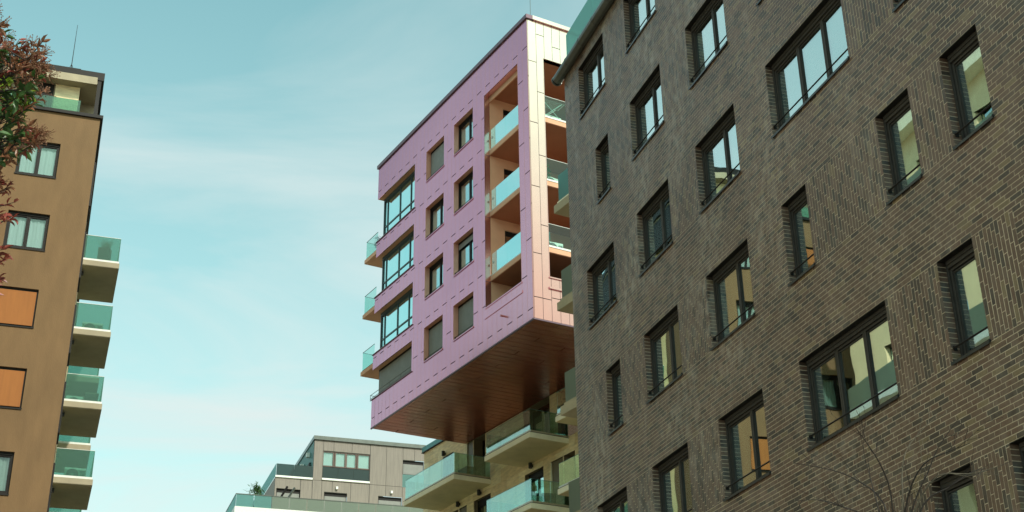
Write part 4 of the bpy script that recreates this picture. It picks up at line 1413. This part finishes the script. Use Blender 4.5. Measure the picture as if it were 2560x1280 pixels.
def leaf_cloud(name, mat, parent, centre, rad, n, ln, wd, rr, shape=(1, 1, 1)):
    """many leaves in one mesh, spread through an uneven ball"""
    base = leaf_mesh('tmp', mat, ln, wd)
    bv = [Vector(x.co) for x in base.vertices]; bf = [tuple(p.vertices) for p in base.polygons]
    V, Fc = [], []
    lobes = [(Vector((rr.gauss(0, .45), rr.gauss(0, .45), rr.gauss(0, .45))) * rad, rr.uniform(.35, .75) * rad) for _ in range(9)]
    for i in range(n):
        c, r0 = rr.choice(lobes)
        d_ = Vector((rr.gauss(0, 1), rr.gauss(0, 1), rr.gauss(0, 1))).normalized() * r0 * rr.random() ** .5
        p = c + d_
        p = Vector((p.x * shape[0], p.y * shape[1], p.z * shape[2])) + Vector(centre)
        Mx = Matrix.Rotation(rr.uniform(0, 6.28), 3, 'Z') @ Matrix.Rotation(rr.uniform(-1, 1.2), 3, 'X') @ Matrix.Rotation(rr.uniform(-.6, .6), 3, 'Y')
        sc = rr.uniform(.7, 1.2)
        b = len(V)
        V += [tuple(p + Mx @ (v * sc)) for v in bv]
        Fc += [tuple(b + j for j in f) for f in bf]
    bpy.data.meshes.remove(base)
    me = bpy.data.meshes.new(name); me.from_pydata(V, [], Fc); me.materials.append(mat); me.update()
    o = bpy.data.objects.new(name, me); COL.objects.link(o); o.parent = parent
    return o


def potted(loc, label, mat, h=.8, rad=.28, n=260, pot=True, ln=.10, wd=.04, shape=(1, 1, 1), seedv=1, group=None):
    rr = random.Random(seedv)
    t = empty('potted_plant', loc, 0, label, 'plant', group)
    p = MB(); p.tube((0, 0, 0), (0, 0, .32), .13, 14, .19); p.build('pot', pot_clay, t, smooth=False)
    s_ = MB()
    for i in range(5):
        a = rr.uniform(0, 6.28)
        s_.tube((0, 0, .28), (math.cos(a) * rad * .4, math.sin(a) * rad * .4, h), .012, 5, .005)
    s_.build('stem', bark, t)
    leaf_cloud('foliage', mat, t, (0, 0, h), rad, n, ln, wd, rr, shape)
    return t


potted(at_(FP, 41.6, 26.05, 28.51), 'bushy bright green potted plant in the copper loggia beside an air conditioner', leaf_pot, .62, .30, 420, seedv=3)
potted(at_(FP, 56.6, 25.5, 31.4), 'round blue green bush seen through the glass of the top left pink balcony', leaf_teal, .72, .34, 900, ln=.07, wd=.03, seedv=5)
# grassy plant on the brown tower's top balcony
t = empty('grass_plant', at_(FW, 52.6, .65, 25.5), 0, 'spiky grass plant in a tall planter on the topmost brown tower balcony', 'plant')
p = MB(); p.box(-.22, .22, -.18, .18, 0, .85); p.build('planter', pot_clay, t)
gb = MB()
rr = random.Random(4)
for i in range(60):
    a = rr.uniform(0, 6.28); l = rr.uniform(.25, .45); o_ = rr.uniform(.05, .3)
    x0, y0 = rr.uniform(-.18, .18), rr.uniform(-.12, .12)
    gb.tube((x0, y0, .85), (x0 + math.cos(a) * o_ * .5, y0 + math.sin(a) * o_ * .5, .85 + l * .7), .006, 3)
    gb.tube((x0 + math.cos(a) * o_ * .5, y0 + math.sin(a) * o_ * .5, .85 + l * .7), (x0 + math.cos(a) * o_, y0 + math.sin(a) * o_, .85 + l), .005, 3, .001)
gb.build('blades', leaf_green, t)
# storage boxes behind frosted glass
def storage(loc, rz, w, d_, h, label):
    t = empty('storage_box', loc, rz, label, 'storage box')
    b = MB(); b.box(-w / 2, w / 2, -d_ / 2, d_ / 2, 0, h); bevel_obj(b.build('body', black_plastic, t), .02)
    b = MB(); b.box(-w / 2 - .015, w / 2 + .015, -d_ / 2 - .015, d_ / 2 + .015, h, h + .05); b.build('lid', olive_shutter, t)
    return t


storage(at_(FW, 53.0, .85, 19.5), fB, .5, .5, .62, 'dim brown box beside the louvred unit behind the third green balcony')
storage(at_(FE, 47.2, 29.2, 16.65), 0, .9, .5, .6, 'dark box behind green glass on the lowest middle stone balcony')
storage(at_(FE, 54.2, 29.3, 19.66), FE.rot, .9, .5, .62, 'dark storage box behind the glass end of the large lower left stone balcony')
# drying rack on top loggia
t = empty('drying_rack', at_(FP, 41.45, 26.35, 31.53), FP.rot + PI / 2, 'folding white clothes drying rack standing open on the top copper loggia', 'drying rack')
dr = MB()
for y in (-.25, .25):
    dr.tube((-.5, y, 0), (.5, y, .92), .011, 6); dr.tube((.5, y, 0), (-.5, y, .92), .011, 6)
dr.build('legs', white_paint, t)
dr = MB()
for i in range(9): dr.tube((-.62, -.27 + i * .0675, .93), (.62, -.27 + i * .0675, .93), .004, 4)
dr.tube((-.62, -.28, .93), (-.62, .28, .93), .01, 6); dr.tube((.62, -.28, .93), (.62, .28, .93), .01, 6)
dr.build('wires', white_paint, t)
# chair in lowest loggia
t = empty('lounge_chair', at_(FP, 41.7, 25.98, 25.49), FP.rot + PI / 2, 'dark grey balcony chair with a rounded back on the lowest copper loggia', 'chair')
c_ = MB(); c_.box(-.25, .25, -.22, .25, .38, .43); bevel_obj(c_.build('seat', grey_metal, t), .02)
c_ = MB(); c_.box(-.25, .25, -.26, -.22, .43, .86); bevel_obj(c_.build('backrest', grey_metal, t), .019)
for x in (-.22, .22):
    for y in (-.2, .22):
        c_ = MB(); c_.tube((x, y, 0), (x, y, .38), .014, 6); c_.build('leg', black_plastic, t)
# plant and folded awning frames on far terrace
potted(at_(FR, 89.2, 14.35 * .885, zB + .1), 'dark spiky palm in front of the teal glass on the far terrace', leaf_green, 1.35, .42, 200, ln=.4, wd=.06, seedv=8)
t = empty('folded_awning', at_(FR, 90.5, 15.3 * .9, zB), 0, 'pair of dark folded awning arms leaning by the glass corner of the far terrace', 'awning')
FRr = FR.rot
a_ = MB(); a_.tube((0, 0, 0), (1.2, .0, 2.2), .08, 8); a_.build('arm', dark_metal, t)
a_ = MB(); a_.tube((.5, 0, 0), (1.7, .0, 2.1), .08, 8); a_.build('arm', grey_metal, t)

# ------------------------------------------------------------------ leafy tree at the left edge
TB = ray_point(-420, 640, 10.8)
TR = empty('photinia_tree', (TB.x, TB.y, 0), 0, 'broadleaf tree with red young leaves and dark green foliage reaching in at the left edge', 'tree')
org = Vector((TB.x, TB.y, 0))
rt_ = random.Random(21)
wood = MB(); twigs = MB()
trunk_top = TB + Vector((0, 0, -.9)) - org
pts = [Vector((0, 0, 0)), Vector((.05, .03, 1.2)), Vector((-.03, .05, 2.4)), trunk_top]
trm = MB()
for i in range(3): trm.tube(tuple(pts[i]), tuple(pts[i + 1]), .12 - .025 * i, 10, .12 - .025 * (i + 1), raw=True)
trm.build('trunk', bark, TR, smooth=True)
leaf_defs = [leaf_mesh('leaf', leaf_red, .085, .026), leaf_mesh('leaf', leaf_bronze, .08, .028), leaf_mesh('leaf', leaf_green, .095, .036), leaf_mesh('leaf', leaf_lime, .045, .014)]
# twig tips: (x, y, spread, kind weights)
tips = []


def add_tips(n, xa, xb, ya, yb, w, flower=0., dsp=.55):
    for _ in range(n):
        tips.append((rt_.uniform(xa, xb), rt_.uniform(ya, yb), rt_.uniform(-dsp, dsp), w, rt_.random() < flower))


add_tips(6, -60, 12, 20, 90, (.45, .5, .05, 0), .5)
add_tips(17, -40, 75, 80, 160, (.25, .6, .15, 0), .75)
add_tips(11, 40, 118, 85, 190, (.2, .75, .05, 0), .8)
add_tips(25, -60, 85, 150, 260, (.08, .34, .58, 0), .4)
add_tips(12, 60, 125, 150, 235, (.15, .7, .15, 0), .7)
add_tips(18, 0, 95, 195, 285, (0, .1, .2, .7), .0)
add_tips(27, -60, 68, 250, 385, (.03, .25, .72, 0), .2)
add_tips(8, 60, 112, 320, 372, (.1, .8, .1, 0), .7)
add_tips(6, 60, 96, 270, 400, (.05, .35, .6, 0), .1)
add_tips(5, -20, 50, 400, 480, (.5, .5, .0, 0), .1)
add_tips(5, -30, 45, 500, 560, (.9, .1, 0, 0), .0)
add_tips(6, -30, 32, 590, 660, (.95, .05, 0, 0), .0)
add_tips(4, -30, 14, 680, 740, (1, 0, 0, 0), .0)
add_tips(330, -620, -50, -260, 760, (.15, .35, .5, 0), .3, 1.3)
leaves = []       # (world pos, rotation, scale, kind, image x,y)
fl_mb = MB()
joins = []
for (x, y, dz_, wts, flw) in tips:
    tip = ray_point(x, y, 10.6 + dz_)
    # twig: from inside the crown to the tip
    inner = ray_point(x - rt_.uniform(60, 150), y + rt_.uniform(-10, 90), 10.6 + dz_ * .5)
    mid = (tip + inner) / 2 + Vector((0, 0, rt_.uniform(-.06, .04)))
    joins.append(inner - org)
    twigs.tube(tuple(inner - org), tuple(mid - org), .007, 4, .005, raw=True)
    twigs.tube(tuple(mid - org), tuple(tip - org), .005, 4, .0025, raw=True)
    axis = (tip - mid).normalized()
    nl = rt_.randint(8, 12)
    kd = rt_.choices((0, 1, 2, 3), wts)[0]
    if kd == 3: nl = 16
    for i in range(nl):
        fpos = rt_.uniform(.0, 1.0) ** .7
        pos = mid.lerp(tip, fpos)
        if rt_.random() < .25: k2 = rt_.choices((0, 1, 2, 3), wts)[0]
        else: k2 = kd
        dirv = (axis * rt_.uniform(.3, 1.0) + Vector((rt_.gauss(0, .6), rt_.gauss(0, .6), rt_.gauss(0, .55)))).normalized()
        q_ = dirv.to_track_quat('Y', 'Z')
        q_ = q_ @ Matrix.Rotation(rt_.uniform(-1.2, 1.2), 3, 'Y').to_quaternion()
        leaves.append((pos - org, q_, rt_.uniform(.7, 1.15), k2, x, y))
    if flw:
        for i in range(26):
            dv = (axis * rt_.uniform(.3, 1.2) + Vector((rt_.gauss(0, .55), rt_.gauss(0, .55), rt_.gauss(0, .55)))).normalized() * rt_.uniform(.03, .09)
            p0 = tip - org; p1 = p0 + dv
            fl_mb.tube(tuple(p0), tuple(p1), .0014, 3, raw=True)
            fl_mb.tube(tuple(p1 - dv.normalized() * .004), tuple(p1 + dv.normalized() * .004), .0042, 4, .003, raw=True)
# scaffold limbs, gently bent, then twigs joined to the nearest wood
nodes = []
for (x, y) in ((-150, 100), (-120, 260), (-140, 420), (-130, 580), (-230, 680), (-330, 0), (-400, 260), (-520, 120), (-480, 460), (-250, -120)):
    a_ = ray_point(x, y, 10.6 + rt_.uniform(-.6, .6)) - org
    dv = a_ - trunk_top
    side = dv.cross(Vector((0, 0, 1))).normalized() * rt_.uniform(-.14, .14)
    prev = trunk_top
    for q_i in range(1, 6):
        t_ = q_i / 5
        cur = trunk_top + dv * t_ + side * math.sin(PI * t_) + Vector((0, 0, -.22 * math.sin(PI * t_)))
        r0 = .034 * (1 - (t_ - .2)) + .004; r1_ = .034 * (1 - t_) + .006
        wood.tube(tuple(prev), tuple(cur), r0, 7, r1_, raw=True)
        if q_i > 1: nodes += [cur, (cur + prev) / 2]
        prev = cur
joins.sort(key=lambda p: min((p - q_).length for q_ in nodes))
for p in joins:
    q_ = min(nodes, key=lambda n_: (n_ - p).length)
    m_ = (p + q_) / 2 + Vector((rt_.uniform(-.05, .05), rt_.uniform(-.05, .05), rt_.uniform(-.06, .02)))
    r_a = .005 + .012 * min(1, (p - q_).length)
    wood.tube(tuple(q_), tuple(m_), r_a, 5, r_a * .75, raw=True); wood.tube(tuple(m_), tuple(p), r_a * .75, 5, .005, raw=True)
    nodes.append(p); nodes.append(m_)
wood.build('limb', bark, TR, smooth=True)
tw = twigs.build('twigs', twig_dark, TR); tw['kind'] = 'stuff'
fw = fl_mb.build('flower_heads', berry, TR); fw['kind'] = 'stuff'
vis = [l for l in leaves if -5 < l[4] < 150 and 10 < l[5] < 760]
rt_.shuffle(vis)
vis.sort(key=lambda l: -l[2] * (0.4 if l[3] == 3 else 1))
single = vis[:300]
ids = {id(l) for l in single}
for l in single:
    o = inst(leaf_defs[l[3]], 'leaf', TR, l[0])
    o.rotation_mode = 'QUATERNION'; o.rotation_quaternion = l[1]; o.scale = (l[2],) * 3
for kd in range(4):
    V, Fc = [], []
    bm_ = leaf_defs[kd]
    bv = [Vector(v.co) for v in bm_.vertices]; bf = [tuple(p.vertices) for p in bm_.polygons]
    for l in leaves:
        if id(l) in ids or l[3] != kd: continue
        b = len(V); R_ = l[1].to_matrix()
        V += [tuple(l[0] + R_ @ (v * l[2])) for v in bv]
        Fc += [tuple(b + j for j in f) for f in bf]
    if not V: continue
    me = bpy.data.meshes.new('foliage'); me.from_pydata(V, [], Fc); me.materials.append(bm_.materials[0]); me.update()
    o = bpy.data.objects.new('foliage', me); COL.objects.link(o); o.parent = TR; o['kind'] = 'stuff'

# ------------------------------------------------------------------ bare shrub in front of the brick wall
SB = ray_point(2240, 1500, 12.0)
SH = empty('bare_tree', (SB.x, SB.y, 0), 0, 'leafless thin twigged small tree in front of the brick wall at the bottom right', 'tree')
so_ = Vector((SB.x, SB.y, 0))
rs = random.Random(5)
st_ = MB(); br1 = MB(); br2 = MB()
base = ray_point(2235, 1480, 12.0) - so_
st_.tube((0, 0, 0), tuple(base), .06, 10, .035, raw=True); st_.build('trunk', bark, SH, smooth=True)
mains = [   # stem paths
    ([(2240, 1400), (2228, 1240), (2200, 1160), (2165, 1105), (2140, 1070)], -.3, 0),
    ([(2250, 1400), (2257, 1250), (2256, 1170), (2275, 1110), (2340, 1040)], .2, 1),
    ([(2250, 1400), (2285, 1260), (2320, 1180), (2345, 1120), (2395, 1048)], 0, 0),
    ([(2240, 1400), (2210, 1260), (2150, 1205), (2080, 1175), (1985, 1158)], .35, 0),
    ([(2230, 1420), (2190, 1290), (2120, 1235), (2060, 1205), (2010, 1195)], -.2, 1),
    ([(2260, 1400), (2310, 1260), (2370, 1220), (2430, 1180), (2465, 1172)], .1, 0),
    ([(2260, 1420), (2300, 1290), (2340, 1240), (2400, 1225), (2495, 1212)], .3, 1),
    ([(2245, 1400), (2270, 1240), (2310, 1160), (2370, 1130), (2425, 1108)], -.35, 0),
    ([(2240, 1400), (2230, 1250), (2190, 1190), (2130, 1150), (2095, 1128)], .15, 0),
    ([(2230, 1420), (2170, 1300), (2110, 1268), (2050, 1250), (1990, 1252)], 0, 0),
    ([(2245, 1400), (2250, 1250), (2275, 1180), (2290, 1130), (2320, 1100)], -.1, 0),
    ([(2255, 1400), (2290, 1270), (2345, 1190), (2430, 1185), (2500, 1165)], -.25, 1),
    ([(2230, 1420), (2200, 1290), (2185, 1230), (2175, 1190), (2162, 1150)], .1, 0),
]
for path, dep, lt in mains[:3] + mains[5:6] + mains[7:12:2] + mains[12:] + mains[3:4]:
    P_ = [ray_point(x, y, 12.0 + dep * (i / 4)) - so_ for i, (x, y) in enumerate(path)]
    P_ = [base] + P_
    # Catmull-like refinement
    Q = []
    for i in range(len(P_) - 1):
        p0, p1, p2, p3 = P_[max(i - 1, 0)], P_[i], P_[i + 1], P_[min(i + 2, len(P_) - 1)]
        for t_ in (0, .33, .66):
            Q.append(.5 * ((2 * p1) + (p2 - p0) * t_ + (2 * p0 - 5 * p1 + 4 * p2 - p3) * t_ ** 2 + (3 * p1 - p0 - 3 * p2 + p3) * t_ ** 3))
    Q.append(P_[-1])
    n = len(Q)
    tgt = br2 if lt else br1
    for i in range(n - 1):
        r0 = .010 * (1 - i / n) + .0018; r1_ = .010 * (1 - (i + 1) / n) + .0018
        tgt.tube(tuple(Q[i]), tuple(Q[i + 1]), r0, 5, r1_, raw=True)
    for j in range(6):
        i = rs.randint(4, n - 2)
        st0 = Q[i]; dirv = (Q[i + 1] - Q[i]).normalized()
        side = Vector((rs.gauss(0, .6), rs.gauss(0, .4), rs.gauss(.15, .5)))
        dv = (dirv + side).normalized()
        ln = rs.uniform(.12, .42)
        p_ = st0
        for s2 in range(3):
            nx = p_ + dv * ln / 3
            tgt.tube(tuple(p_), tuple(nx), .0028 - s2 * .0007, 4, .0022 - s2 * .0006, raw=True)
            tgt.tube(tuple(nx), tuple(nx + dv * .010), .0035, 4, .001, raw=True)
            p_ = nx
            dv = (dv + Vector((rs.gauss(0, .15), rs.gauss(0, .15), rs.gauss(.1, .12)))).normalized()
            if rs.random() < .5:
                d2 = (dv + Vector((rs.gauss(0, .5), rs.gauss(0, .4), rs.gauss(0, .5)))).normalized()
                tgt.tube(tuple(p_), tuple(p_ + d2 * ln * .35), .0022, 4, .0014, raw=True)
br1.build('branches', twig_dark, SH)['kind'] = 'stuff'
br2.build('branches', twig_light, SH)['kind'] = 'stuff'

bpy.context.view_layer.update()
print('panels', npan, 'planks', nt, 'stones', nst, 'bricks', len(rest), 'leaves', len(leaves))
